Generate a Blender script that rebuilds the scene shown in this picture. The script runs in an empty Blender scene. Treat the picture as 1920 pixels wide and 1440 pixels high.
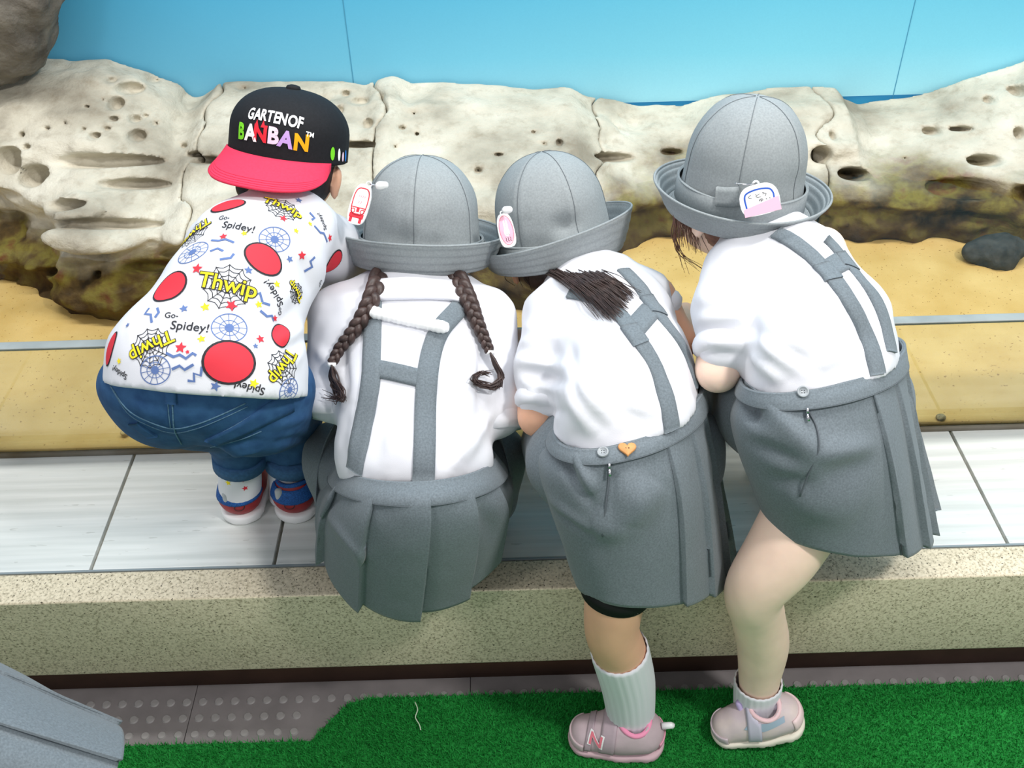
import bpy, bmesh, math, random
import numpy as np
from mathutils import Vector, Matrix
from mathutils.bvhtree import BVHTree
rnd = random.Random(7)
S = bpy.context.scene
COL = S.collection
# ------------------------------------------------------------------ camera
FPX = 1900.0; PITCH = math.radians(40.24); ROLL = math.radians(1.65)
L = 0.28                                   # height of the tiled ledge
CAM = np.array([0, 0, L + 1.27])
R0 = np.array([1., 0, 0]); U0 = np.array([0, math.sin(PITCH), math.cos(PITCH)]); FW = np.array([0, math.cos(PITCH), -math.sin(PITCH)])
RT = math.cos(ROLL) * R0 - math.sin(ROLL) * U0
UP = math.sin(ROLL) * R0 + math.cos(ROLL) * U0
cd = bpy.data.cameras.new('camera'); cam = bpy.data.objects.new('camera', cd); COL.objects.link(cam)
cd.sensor_width = 36; cd.lens = 36 * FPX / 1920; cd.clip_start = .02
M = Matrix.Identity(4)
for i in range(3):
    M[i][0] = RT[i]; M[i][1] = UP[i]; M[i][2] = -FW[i]; M[i][3] = CAM[i]
cam.matrix_world = M; S.camera = cam
# ------------------------------------------------------------------ light
w = bpy.data.worlds.new('world'); S.world = w; w.use_nodes = True
w.node_tree.nodes['Background'].inputs[0].default_value = (.93, .96, 1, 1)
w.node_tree.nodes['Background'].inputs[1].default_value = .42
def area(name, loc, target, sx, sy, power, color=(1, 1, 1)):
    d = bpy.data.lights.new(name, 'AREA'); d.shape = 'RECTANGLE'; d.size = sx; d.size_y = sy; d.energy = power; d.color = color
    o = bpy.data.objects.new(name, d); COL.objects.link(o); o.location = loc
    o.rotation_euler = (Vector(target) - Vector(loc)).to_track_quat('-Z', 'Y').to_euler()
    return o
area('ceiling_lamp_row', (.2, 1.6, 2.8), (.2, 1.6, 0), 3.6, .14, 54, (1, .99, .97))
area('ceiling_lamp', (1.25, .1, 2.75), (0.1, 1.15, .3), .28, .28, 34, (1, .98, .95))
area('fill_light_left', (-1.6, -.9, 2.75), (-.1, 1.1, .3), .4, .4, 10, (1, .98, .96))  # added fill behind the camera, brightens surfaces facing the viewer
S.view_settings.view_transform = 'Standard'; S.view_settings.look = 'None'
S.view_settings.exposure = 0.35; S.view_settings.gamma = 1; S.view_settings.use_curve_mapping = False
# ------------------------------------------------------------------ coordinates
def ray(px, py): return FW + (px - 960) / FPX * RT - (py - 720) / FPX * UP
def W(px, py, Y): d = ray(px, py); return CAM + d * (Y / d[1])
def Wz(px, py, z): d = ray(px, py); return CAM + d * ((z - CAM[2]) / d[2])
def ppm(p): return FPX / float(np.dot(np.asarray(p) - CAM, FW))
def nrm(v): v = np.asarray(v, float); return v / (np.linalg.norm(v) + 1e-12)
# ------------------------------------------------------------------ materials
def lin(c): return tuple(((v / 255) / 12.92 if v / 255 <= .04045 else ((v / 255 + .055) / 1.055) ** 2.4) for v in c)
MATS = {}
def mat(name, rgb, rough=.7, var=0.0, vscale=40, bump=0.0, bscale=200, spec=.3, rgb2=None, stretch=None, sss=0, metal=0, bdist=.002, detail=4, sheen=0):
    if name in MATS: return MATS[name]
    m = bpy.data.materials.new(name); m.use_nodes = True; nt = m.node_tree; b = nt.nodes['Principled BSDF']
    c = lin(rgb) + (1,)
    b.inputs['Base Color'].default_value = c; b.inputs['Roughness'].default_value = rough; b.inputs['Specular IOR Level'].default_value = spec; b.inputs['Metallic'].default_value = metal
    if sss: b.inputs['Subsurface Weight'].default_value = sss; b.inputs['Subsurface Radius'].default_value = (.01, .004, .002); b.inputs['Subsurface Scale'].default_value = .5
    if sheen: b.inputs['Sheen Weight'].default_value = sheen; b.inputs['Sheen Roughness'].default_value = .5
    tc = nt.nodes.new('ShaderNodeTexCoord'); src = tc.outputs['Object']
    if stretch:
        mp = nt.nodes.new('ShaderNodeMapping'); mp.inputs['Scale'].default_value = stretch; nt.links.new(src, mp.inputs[0]); src = mp.outputs[0]
    if var or rgb2:
        n = nt.nodes.new('ShaderNodeTexNoise'); n.inputs['Scale'].default_value = vscale; n.inputs['Detail'].default_value = detail; nt.links.new(src, n.inputs[0])
        r = nt.nodes.new('ShaderNodeValToRGB'); nt.links.new(n.outputs[0], r.inputs[0])
        if rgb2 is None: c1 = tuple(v * (1 - var) for v in c[:3]) + (1,); c2 = tuple(min(1, v * (1 + var)) for v in c[:3]) + (1,)
        else: c1 = lin(rgb2) + (1,); c2 = c
        r.color_ramp.elements[0].position = .32; r.color_ramp.elements[1].position = .68
        r.color_ramp.elements[0].color = c1; r.color_ramp.elements[1].color = c2
        nt.links.new(r.outputs[0], b.inputs['Base Color'])
    if bump:
        n2 = nt.nodes.new('ShaderNodeTexNoise'); n2.inputs['Scale'].default_value = bscale; n2.inputs['Detail'].default_value = 3; nt.links.new(src, n2.inputs[0])
        bp = nt.nodes.new('ShaderNodeBump'); bp.inputs['Strength'].default_value = bump; bp.inputs['Distance'].default_value = bdist; nt.links.new(n2.outputs[0], bp.inputs['Height']); nt.links.new(bp.outputs[0], b.inputs['Normal'])
    MATS[name] = m; return m
# ------------------------------------------------------------------ object helpers
def obj(name, me, m=None, parent=None, label=None, cat=None, group=None, kind=None, smooth=True):
    o = bpy.data.objects.new(name, me); COL.objects.link(o)
    if m is not None:
        for mm in (m if isinstance(m, (list, tuple)) else [m]): me.materials.append(mm)
    if smooth and len(me.polygons): me.polygons.foreach_set('use_smooth', [True] * len(me.polygons))
    if parent is not None: o.parent = parent
    tag(o, label, cat, group, kind); return o
def tag(o, label=None, cat=None, group=None, kind=None):
    for k, v in (('label', label), ('category', cat), ('group', group), ('kind', kind)):
        if v: o[k] = v
    return o
def pyd(V, F):
    me = bpy.data.meshes.new('mesh'); V = np.asarray(V, float)
    if isinstance(F, np.ndarray) and F.ndim == 2:
        n, k = F.shape; me.vertices.add(len(V)); me.vertices.foreach_set('co', V.ravel())
        me.loops.add(n * k); me.loops.foreach_set('vertex_index', F.ravel().astype(np.int32))
        me.polygons.add(n); me.polygons.foreach_set('loop_start', np.arange(0, n * k, k, dtype=np.int32)); me.update(calc_edges=True); me.validate()
    else:
        me.from_pydata([tuple(v) for v in V], [], [tuple(int(i) for i in f) for f in F]); me.update()
    return me
def empty(name, loc=(0, 0, 0)):
    o = bpy.data.objects.new(name, None); COL.objects.link(o); o.empty_display_size = .05
    return o
def box(lo, hi, bev=0):
    bm = bmesh.new(); bmesh.ops.create_cube(bm, size=1)
    lo = np.array(lo); hi = np.array(hi); c = (lo + hi) / 2; s = hi - lo
    for v in bm.verts: v.co = Vector((c[0] + v.co.x * s[0], c[1] + v.co.y * s[1], c[2] + v.co.z * s[2]))
    if bev: bmesh.ops.bevel(bm, geom=bm.edges[:], offset=bev, segments=2, affect='EDGES', profile=.6)
    me = bpy.data.meshes.new('mesh'); bm.to_mesh(me); bm.free(); return me
def smoothpath(pts, n):
    pts = np.asarray(pts, float)
    if len(pts) == 2: t = np.linspace(0, 1, n)[:, None]; return pts[0] * (1 - t) + pts[1] * t
    P = np.vstack([2 * pts[0] - pts[1], pts, 2 * pts[-1] - pts[-2]]); out = []
    m = len(pts) - 1
    for s in np.linspace(0, m, n):
        i = min(int(s), m - 1); t = s - i; a, b, c, d = P[i], P[i + 1], P[i + 2], P[i + 3]
        out.append(.5 * ((2 * b) + (-a + c) * t + (2 * a - 5 * b + 4 * c - d) * t * t + (-a + 3 * b - 3 * c + d) * t ** 3))
    return np.array(out)
def tube_vf(path, rad, seg=8, flat=1.0, nref=None, closed=False):
    path = np.asarray(path, float); n = len(path); rad = np.broadcast_to(np.asarray(rad, float), (n,))
    T = np.gradient(path, axis=0); T /= np.linalg.norm(T, axis=1)[:, None] + 1e-12
    ref = np.array([0, 0, 1.]) if nref is None else np.asarray(nref, float)
    if abs(np.dot(T[0], nrm(ref))) > .95: ref = np.array([1., 0, 0])
    a = nrm(np.cross(T[0], ref)); V = []; 
    for i in range(n):
        a = nrm(a - np.dot(a, T[i]) * T[i]); b = np.cross(T[i], a)
        for j in range(seg):
            th = 2 * math.pi * j / seg; V.append(path[i] + rad[i] * (math.cos(th) * a + flat * math.sin(th) * b))
    F = []
    for i in range(n - 1):
        for j in range(seg): F.append((i * seg + j, i * seg + (j + 1) % seg, (i + 1) * seg + (j + 1) % seg, (i + 1) * seg + j))
    if closed:
        for j in range(seg): F.append(((n - 1) * seg + j, (n - 1) * seg + (j + 1) % seg, (j + 1) % seg, j))
    else:
        F.append(tuple(range(seg))[::-1]); F.append(tuple((n - 1) * seg + j for j in range(seg)))
    return V, F
def join(parts):
    V = []; F = []
    for v, f in parts:
        o = len(V); V += list(v); F += [tuple(i + o for i in q) for q in f]
    return V, F
def tube(path, rad, seg=8, **k): return pyd(*tube_vf(path, rad, seg, **k))
def grid_faces(nu, nv, closed=False):
    F = []
    for i in range(nu - 1):
        for j in range(nv if closed else nv - 1): F.append((i * nv + j, i * nv + (j + 1) % nv, (i + 1) * nv + (j + 1) % nv, (i + 1) * nv + j))
    return F
# ------------------------------------------------------------------ noise
_rng = np.random.default_rng(3); _T = _rng.random((32, 32, 32)).astype(np.float32)
def vnoise(P, scale, off=0.0):
    q = P / scale + off; i = np.floor(q).astype(np.int32); f = (q - i).astype(np.float32); f = f * f * (3 - 2 * f)
    i0 = i & 31; i1 = (i + 1) & 31; r = 0
    for dx in (0, 1):
        for dy in (0, 1):
            for dz in (0, 1):
                r = r + _T[(i1 if dx else i0)[..., 0], (i1 if dy else i0)[..., 1], (i1 if dz else i0)[..., 2]] * \
                    (f[..., 0] if dx else 1 - f[..., 0]) * (f[..., 1] if dy else 1 - f[..., 1]) * (f[..., 2] if dz else 1 - f[..., 2])
    return r - .5
# ------------------------------------------------------------------ solid modelling: smooth blends meshed by surface nets
def cone(a, b, ra, rb): return ('c', np.asarray(a, float), np.asarray(b, float), float(ra), float(rb))
def ell(c, r, ax=None): return ('e', np.asarray(c, float), np.asarray(r, float), np.eye(3) if ax is None else np.asarray(ax, float))
def ecn(a, b, A0, B0, A1, B1, lat): return ('t', np.asarray(a, float), np.asarray(b, float), A0, B0, A1, B1, np.asarray(lat, float))
def pb(p):
    if p[0] == 'c': return np.minimum(p[1] - p[3], p[2] - p[4]), np.maximum(p[1] + p[3], p[2] + p[4])
    if p[0] == 'e': m = np.max(p[2]); return p[1] - m, p[1] + m
    m = max(p[3], p[4], p[5], p[6]); return np.minimum(p[1], p[2]) - m, np.maximum(p[1], p[2]) + m
def pe(p, X):
    if p[0] == 'c':
        d = p[2] - p[1]; l2 = np.dot(d, d) + 1e-12; t = np.clip(((X - p[1]) @ d) / l2, 0, 1)
        return np.linalg.norm(X - p[1] - t[..., None] * d, axis=-1) - (p[3] + (p[4] - p[3]) * t)
    if p[0] == 'e':
        q = (X - p[1]) @ p[3].T; k0 = np.linalg.norm(q / p[2], axis=-1); k1 = np.linalg.norm(q / p[2] ** 2, axis=-1) + 1e-9
        return k0 * (k0 - 1) / k1
    d = p[2] - p[1]; ln = np.linalg.norm(d); d = d / ln; lat = nrm(p[7] - np.dot(p[7], d) * d); dep = np.cross(d, lat)
    s = (X - p[1]) @ d; t = np.clip(s / ln, 0, 1); q = X - p[1] - (t * ln)[..., None] * d
    A = p[3] + (p[5] - p[3]) * t; B = p[4] + (p[6] - p[4]) * t
    k = np.sqrt(((q @ lat) / A) ** 2 + ((q @ dep) / B) ** 2 + ((q @ d) / B) ** 2)
    return (k - 1) * np.minimum(A, B)
def smin(a, b, k):
    h = np.clip(.5 + .5 * (b - a) / k, 0, 1); return b + (a - b) * h - k * h * (1 - h)
def surfnet(F, org, h):
    S_ = F < 0; nx, ny, nz = F.shape
    c = [(x, y, z) for x in (0, 1) for y in (0, 1) for z in (0, 1)]
    sl = lambda o: S_[o[0]:nx - 1 + o[0], o[1]:ny - 1 + o[1], o[2]:nz - 1 + o[2]]
    n = sum(sl(o).astype(np.int8) for o in c); act = (n > 0) & (n < 8); I = np.argwhere(act)
    acc = np.zeros((len(I), 3)); cnt = np.zeros(len(I))
    for a in c:
        for ax in range(3):
            if a[ax]: continue
            b = list(a); b[ax] = 1
            f0 = F[I[:, 0] + a[0], I[:, 1] + a[1], I[:, 2] + a[2]]; f1 = F[I[:, 0] + b[0], I[:, 1] + b[1], I[:, 2] + b[2]]
            m = (f0 < 0) != (f1 < 0); t = np.where(m, f0 / np.where(m, f0 - f1, 1), 0)
            p = np.array(a, float)[None] + t[:, None] * (np.array(b) - np.array(a))[None]
            acc += p * m[:, None]; cnt += m
    V = org + h * (I + acc / cnt[:, None])
    idx = -np.ones(act.shape, np.int64); idx[act] = np.arange(len(I)); Q = []
    for ax in range(3):
        u, v = (ax + 1) % 3, (ax + 2) % 3
        lo = [slice(1, None)] * 3; lo[ax] = slice(0, -1); hi = [slice(1, None)] * 3; hi[ax] = slice(1, None)
        A = S_[tuple(lo)]; B = S_[tuple(hi)]; E = np.argwhere(A != B); off = np.ones(3, int); off[ax] = 0; G = E + off
        ok = (G[:, u] < act.shape[u]) & (G[:, v] < act.shape[v]); ins = A[E[:, 0], E[:, 1], E[:, 2]]
        eu = np.zeros(3, int); eu[u] = 1; ev = np.zeros(3, int); ev[v] = 1
        G = G[ok]; ins = ins[ok]
        g = lambda K: idx[K[:, 0], K[:, 1], K[:, 2]]
        q = np.stack([g(G - eu - ev), g(G - ev), g(G), g(G - eu)], 1); q[~ins] = q[~ins][:, ::-1]; Q.append(q)
    Q = np.concatenate(Q); Q = Q[(Q >= 0).all(1)]
    return V, Q
def laplace(V, Q, it=2, f=.5):
    E = np.concatenate([Q[:, [i, (i + 1) % Q.shape[1]]] for i in range(Q.shape[1])])
    for _ in range(it):
        s = np.zeros_like(V); c = np.zeros(len(V)); 
        for k in range(3): s[:, k] = np.bincount(E[:, 0], V[E[:, 1], k], len(V)) + np.bincount(E[:, 1], V[E[:, 0], k], len(V))
        c = np.bincount(E[:, 0], minlength=len(V)) + np.bincount(E[:, 1], minlength=len(V)); c[c == 0] = 1
        V = V + f * (s / c[:, None] - V)
    return V
def normals(V, Q):
    n = np.cross(V[Q[:, 2]] - V[Q[:, 0]], V[Q[:, 3]] - V[Q[:, 1]]); N = np.zeros_like(V)
    for i in range(4):
        for k in range(3): N[:, k] += np.bincount(Q[:, i], n[:, k], len(V))
    return N / (np.linalg.norm(N, axis=1)[:, None] + 1e-12)
def solid(prims, h=.005, k=.02, sub=(), post=None, it=2, cuts=(), disp=None, ks=.008, pf=()):
    B = [pb(p[0] if isinstance(p[0], tuple) else p) for p in prims]
    lo = np.min([b[0] for b in B], 0) - 3 * h - k * .3; hi = np.max([b[1] for b in B], 0) + 3 * h + k * .3
    n = np.ceil((hi - lo) / h).astype(int) + 1; F = np.full(n, 9.0, np.float32)
    axs = [lo[i] + h * np.arange(n[i]) for i in range(3)]
    def doit(p, kk, sub_):
        l, u = pb(p); l = np.maximum(((l - lo - kk - 2 * h) / h).astype(int), 0); u = np.minimum(((u - lo + kk + 2 * h) / h).astype(int) + 2, n)
        if (u <= l).any(): return
        s = tuple(slice(l[i], u[i]) for i in range(3)); X = np.stack(np.meshgrid(*[axs[i][s[i]] for i in range(3)], indexing='ij'), -1)
        f = pe(p, X)
        F[s] = -smin(-F[s], f, kk) if sub_ else smin(F[s], f, kk)
    for p in prims:
        if isinstance(p[0], tuple): doit(p[0], p[1], False)
        else: doit(p, k, False)
    for p in sub: doit(p, ks, True)
    if cuts or post:
        X = np.stack(np.meshgrid(*axs, indexing='ij'), -1)
        for (c, nn) in cuts: F = np.maximum(F, (X - np.asarray(c)) @ np.asarray(nn))
        if post: F = post(F, X)
    F[0] = F[-1] = 1; F[:, 0] = F[:, -1] = 1; F[:, :, 0] = F[:, :, -1] = 1
    V, Q = surfnet(F, lo, h); V = laplace(V, Q, it)
    if pf: V = V + normals(V, Q) * pxfold(V, Q, pf)[:, None]
    if disp is not None: V = V + normals(V, Q) * disp(V)[:, None]
    return V, Q
def fold(segs):
    """cloth folds: (p0, p1, width, height) ridges and grooves laid along segments"""
    def f(V):
        r = np.zeros(len(V))
        for a, b, wd, am in segs:
            a = np.asarray(a); d = np.asarray(b) - a; t = ((V - a) @ d) / np.dot(d, d); tc = np.clip(t, 0, 1)
            q = np.linalg.norm(V - a - tc[:, None] * d, axis=1); r += am * np.exp(-(q / wd) ** 2) * (np.sin(np.pi * np.clip(tc, .0, 1)) * .8 + .2)
        return r
    return f
def pxfold(V, Q, segs):
    """cloth folds that follow the surface between two points seen from the front"""
    bv = BVHTree.FromPolygons([Vector(v) for v in V], [tuple(int(i) for i in q) for q in Q]); r = np.zeros(len(V))
    for a, b, wd, am in segs:
        P = [hit(bv, a[0] + (b[0] - a[0]) * t, a[1] + (b[1] - a[1]) * t) for t in np.linspace(0, 1, 8)]; P = [p[0] for p in P if p is not None]
        if len(P) < 3: continue
        P = np.array(P); best = np.full(len(V), 9.0); tt = np.zeros(len(V)); near = np.linalg.norm(V - P.mean(0), axis=1) < np.linalg.norm(P[0] - P[-1]) * .6 + 4 * wd; W_ = V[near]; bb = np.full(len(W_), 9.0); tb = np.zeros(len(W_))
        for i in range(len(P) - 1):
            d = P[i + 1] - P[i]; t = np.clip(((W_ - P[i]) @ d) / (np.dot(d, d) + 1e-12), 0, 1); q = np.linalg.norm(W_ - P[i] - t[:, None] * d, axis=1); m = q < bb; bb[m] = q[m]; tb[m] = (i + t[m]) / (len(P) - 1)
        r[near] += am * np.exp(-(bb / wd) ** 2) * np.sqrt(np.clip(np.sin(np.pi * np.clip(tb, .02, .98)), 0, 1))
    return r
def bvh(me): return BVHTree.FromPolygons([v.co.copy() for v in me.vertices], [tuple(p.vertices) for p in me.polygons])
def hit(bv, px, py):
    d = ray(px, py); h = bv.ray_cast(Vector(CAM), Vector(d).normalized())
    if h[0] is None: return None
    n = np.array(h[1]); n = -n if np.dot(n, d) > 0 else n
    return np.array(h[0]), n
def ribbon(bv, pts, wid, off=.002, th=.002, n=24, wseg=4):
    """a strip of cloth lying on the surface bv along image points; wid in metres (start, end)"""
    pp = smoothpath(pts, n); C = []; N = []
    for p in pp:
        h = hit(bv, *p)
        if h is not None: C.append(h[0]); N.append(h[1])
    C = np.array(C); N = np.array(N)
    for _ in range(2):
        C[1:-1] = .5 * C[1:-1] + .25 * (C[:-2] + C[2:]); N[1:-1] = .5 * N[1:-1] + .25 * (N[:-2] + N[2:])
    T = np.gradient(C, axis=0); n = len(C); top = []; bot = []
    for i in range(n):
        nn = nrm(N[i]); t = nrm(T[i]); l = nrm(np.cross(nn, t)); wd = wid[0] + (wid[1] - wid[0]) * i / (n - 1)
        for j in range(wseg + 1):
            q = C[i] + l * wd * (j / wseg - .5); h = bv.ray_cast(Vector(q + nn * .03), Vector(-nn), .06)
            b = np.array(h[0]) if h[0] is not None else q
            b = np.where(np.abs(b - q).max() > .012, q, b)
            top.append(b + nn * (off + th)); bot.append(b + nn * (off - .004))
    m = wseg + 1; V = top + bot; K = n * m; F = []
    for i in range(n - 1):
        for j in range(wseg):
            a = i * m + j; F.append((a, a + 1, a + m + 1, a + m)); F.append((K + a, K + a + m, K + a + m + 1, K + a + 1))
        a = i * m; F.append((a, a + m, K + a + m, K + a)); a = i * m + wseg; F.append((a, K + a, K + a + m, a + m))
    F.append(tuple(range(m)) + tuple(range(K + m - 1, K - 1, -1))); e = (n - 1) * m
    F.append(tuple(range(e + m - 1, e - 1, -1)) + tuple(range(K + e, K + e + m)))
    return pyd(V, F)
# flat print on cloth: 2D shapes pressed onto a surface
def text2d(s, size=1, offset=0.0, sx=1.0, shear=0.0):
    c = bpy.data.curves.new('t', 'FONT'); c.body = s; c.size = size; c.align_x = 'CENTER'; c.align_y = 'CENTER'; c.offset = offset; c.shear = shear; c.resolution_u = 3
    o = bpy.data.objects.new('t', c); COL.objects.link(o); bpy.context.view_layer.update()
    me = bpy.data.meshes.new_from_object(o.evaluated_get(bpy.context.evaluated_depsgraph_get()))
    V = np.array([(v.co.x * sx, v.co.y) for v in me.vertices]); F = [tuple(p.vertices) for p in me.polygons]
    bpy.data.objects.remove(o); bpy.data.curves.remove(c); bpy.data.meshes.remove(me); return V, F
def star2d(r, n=5, k=.45):
    V = [(0, 0)] + [((r if i % 2 == 0 else r * k) * math.sin(math.pi * i / n), (r if i % 2 == 0 else r * k) * math.cos(math.pi * i / n)) for i in range(2 * n)]
    return np.array(V), [(0, i + 1, (i + 1) % (2 * n) + 1) for i in range(2 * n)]
def disc2d(rx, ry, n=28, rings=3):
    V = [(0, 0)]; F = []
    for k in range(1, rings + 1):
        V += [(rx * k / rings * math.cos(2 * math.pi * i / n), ry * k / rings * math.sin(2 * math.pi * i / n)) for i in range(n)]
    for i in range(n): F.append((0, 1 + i, 1 + (i + 1) % n))
    for k in range(rings - 1):
        for i in range(n): a = 1 + k * n; F.append((a + i, a + n + i, a + n + (i + 1) % n, a + (i + 1) % n))
    return np.array(V), F
def line2d(pts, wd, closed=False):
    pts = np.asarray(pts, float); P = np.vstack([pts, pts[:1]]) if closed else pts; V = []; F = []
    for i in range(len(P)):
        t = nrm(P[min(i + 1, len(P) - 1)] - P[max(i - 1, 0)]); n = np.array([-t[1], t[0]])
        if closed and i in (0, len(P) - 1): t = nrm(P[1] - P[-2]); n = np.array([-t[1], t[0]])
        V += [P[i] + n * wd / 2, P[i] - n * wd / 2]
    for i in range(len(P) - 1): F.append((2 * i, 2 * i + 1, 2 * i + 3, 2 * i + 2))
    return np.array(V), F
def join2d(ps):
    V = np.zeros((0, 2)); F = []
    for v, f in ps:
        o = len(V); V = np.vstack([V, v]); F += [tuple(i + o for i in q) for q in f]
    return V, F
def ring2d(rx, ry, wd, n=32): return line2d([(rx * math.cos(2 * math.pi * i / n), ry * math.sin(2 * math.pi * i / n)) for i in range(n)], wd, True)
def decal(bv, px, py, ang, VF, m, name, parent, off=.0007, sx=1, sy=1, label=None):
    h = hit(bv, px, py)
    if h is None: return None
    c, n = h; h2 = [hit(bv, px + dx, py + dy) for dx, dy in ((12, 0), (-12, 0), (0, 12), (0, -12))]
    n = nrm(n + sum((q[1] for q in h2 if q is not None), np.zeros(3)))
    a = math.radians(ang); ud = math.cos(a) * RT + math.sin(a) * UP
    u = nrm(ud - np.dot(ud, n) * n); v = np.cross(n, u); V, F = VF
    bm = bmesh.new(); vs = [bm.verts.new((x * sx, y * sy, 0)) for x, y in V]
    for f in F:
        try: bm.faces.new([vs[i] for i in f])
        except ValueError: pass
    bmesh.ops.triangulate(bm, faces=bm.faces[:])
    for _ in range(3):
        e = [x for x in bm.edges if x.calc_length() > .007]
        if not e: break
        bmesh.ops.subdivide_edges(bm, edges=e, cuts=1); bmesh.ops.triangulate(bm, faces=[f for f in bm.faces if len(f.verts) > 3])
    kill = []
    for x in bm.verts:
        q = c + u * x.co.x + v * x.co.y; r = bv.ray_cast(Vector(q + n * .04), Vector(-n), .12)
        if r[0] is None: kill.append(x); continue
        nn = Vector(r[1]); nn = -nn if nn.dot(Vector(n)) < 0 else nn
        x.co = r[0] + nn * off
    if kill: bmesh.ops.delete(bm, geom=kill, context='VERTS')
    me = bpy.data.meshes.new('mesh'); bm.to_mesh(me); bm.free()
    return obj(name, me, m, parent, label=label)
# ================================================================== MATERIALS
SKIN = mat('skin', (248, 216, 196), .5, sss=.15, spec=.3, var=.05, vscale=25)
SKIN2 = mat('skin_tanned', (228, 176, 146), .5, sss=.15, spec=.3, var=.05, vscale=25)
WHITE = mat('white_cotton', (222, 223, 229), .75, bump=.15, bscale=900, bdist=.0006, spec=.2)
GREY = mat('grey_wool', (110, 119, 125), .85, var=.16, vscale=420, bump=.35, bscale=1100, bdist=.0006, spec=.15, sheen=.15)
HATG = mat('grey_hat_cloth', (146, 152, 154), .85, var=.10, vscale=380, bump=.3, bscale=1200, bdist=.0005, spec=.15)
STITCH = mat('grey_stitching', (98, 105, 110), .9)
BLACK = mat('black_cloth', (22, 23, 27), .8, var=.2, vscale=300, bump=.2, bscale=900, bdist=.0005)
REDC = mat('red_cloth', (226, 52, 84), .75, var=.06, vscale=300, bump=.2, bscale=900, bdist=.0005)
DENIM = mat('blue_denim', (38, 74, 116), .85, rgb2=(52, 92, 134), vscale=60, bump=.4, bscale=900, bdist=.0006)
DENIMS = mat('pale_denim_seam', (92, 126, 150), .85, var=.25, vscale=300)
HAIR = mat('dark_brown_hair', (62, 46, 42), .45, var=.35, vscale=120, stretch=(1, 1, 1), spec=.5)
HAIRR = mat('reddish_brown_hair', (112, 76, 62), .45, var=.3, vscale=120, spec=.5)
PLW = mat('white_plastic', (240, 240, 240), .3, spec=.5)
PINK = mat('pink_print', (240, 130, 150), .6); PINKL = mat('pale_pink', (238, 172, 192), .6)
INK = mat('dark_ink', (44, 44, 48), .7); REDP = mat('red_print', (214, 52, 66), .7); YELP = mat('yellow_print', (244, 222, 40), .7); BLUP = mat('blue_print', (92, 116, 168), .7)
BLUL = mat('blue_tag_line', (36, 82, 176), .5); GRNP = mat('green_thread', (120, 214, 40), .6); PURP = mat('lilac_thread', (196, 160, 226), .6); ORGP = mat('orange_thread', (250, 172, 10), .6); WHT = mat('white_thread', (245, 245, 245), .6); REDT = mat('red_thread', (226, 40, 56), .6); PNKT = mat('pale_pink_thread', (250, 214, 236), .6); CYAT = mat('blue_thread', (40, 130, 220), .6)
METAL = mat('bright_metal', (200, 200, 205), .25, metal=1)
# ================================================================== SETTING
YG = 1.338; YF = 1.003; YT = 1.063; WATER = L + .117; GT = L + .244; YW = 2.36
def ramp(nt, src, stops, interp='LINEAR'):
    r = nt.nodes.new('ShaderNodeValToRGB'); r.color_ramp.interpolation = interp
    e = r.color_ramp.elements
    while len(e) < len(stops): e.new(.5)
    for x, (p, c) in zip(e, stops): x.position = p; x.color = lin(c) + (1,)
    nt.links.new(src, r.inputs[0]); return r.outputs[0]
def math_(nt, op, a, b=None, c=None):
    n = nt.nodes.new('ShaderNodeMath'); n.operation = op
    for i, v in enumerate((a, b, c)):
        if v is None: continue
        if isinstance(v, (int, float)): n.inputs[i].default_value = v
        else: nt.links.new(v, n.inputs[i])
    return n.outputs[0]
def newmat(name, rough=.6, spec=.3):
    m = bpy.data.materials.new(name); m.use_nodes = True; nt = m.node_tree; b = nt.nodes['Principled BSDF']
    b.inputs['Roughness'].default_value = rough; b.inputs['Specular IOR Level'].default_value = spec
    tc = nt.nodes.new('ShaderNodeTexCoord'); sp = nt.nodes.new('ShaderNodeSeparateXYZ'); nt.links.new(tc.outputs['Object'], sp.inputs[0])
    return m, nt, b, tc.outputs['Object'], sp
def noise(nt, src, scale, detail=4, stretch=None, rough=.55):
    if stretch:
        mp = nt.nodes.new('ShaderNodeMapping'); mp.inputs['Scale'].default_value = stretch; nt.links.new(src, mp.inputs[0]); src = mp.outputs[0]
    n = nt.nodes.new('ShaderNodeTexNoise'); n.inputs['Scale'].default_value = scale; n.inputs['Detail'].default_value = detail; n.inputs['Roughness'].default_value = rough
    nt.links.new(src, n.inputs[0]); return n.outputs[0]
def mixc(nt, fac, a, b):
    n = nt.nodes.new('ShaderNodeMix'); n.data_type = 'RGBA'
    for s, v in ((n.inputs[0], fac), (n.inputs[6], a), (n.inputs[7], b)):
        if isinstance(v, (int, float)): s.default_value = v
        elif isinstance(v, tuple): s.default_value = lin(v) + (1,)
        else: nt.links.new(v, s)
    return n.outputs[2]
def bump(nt, b, src, strength, dist):
    bp = nt.nodes.new('ShaderNodeBump'); bp.inputs['Strength'].default_value = strength; bp.inputs['Distance'].default_value = dist
    nt.links.new(src, bp.inputs['Height']); nt.links.new(bp.outputs[0], b.inputs['Normal'])
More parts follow.
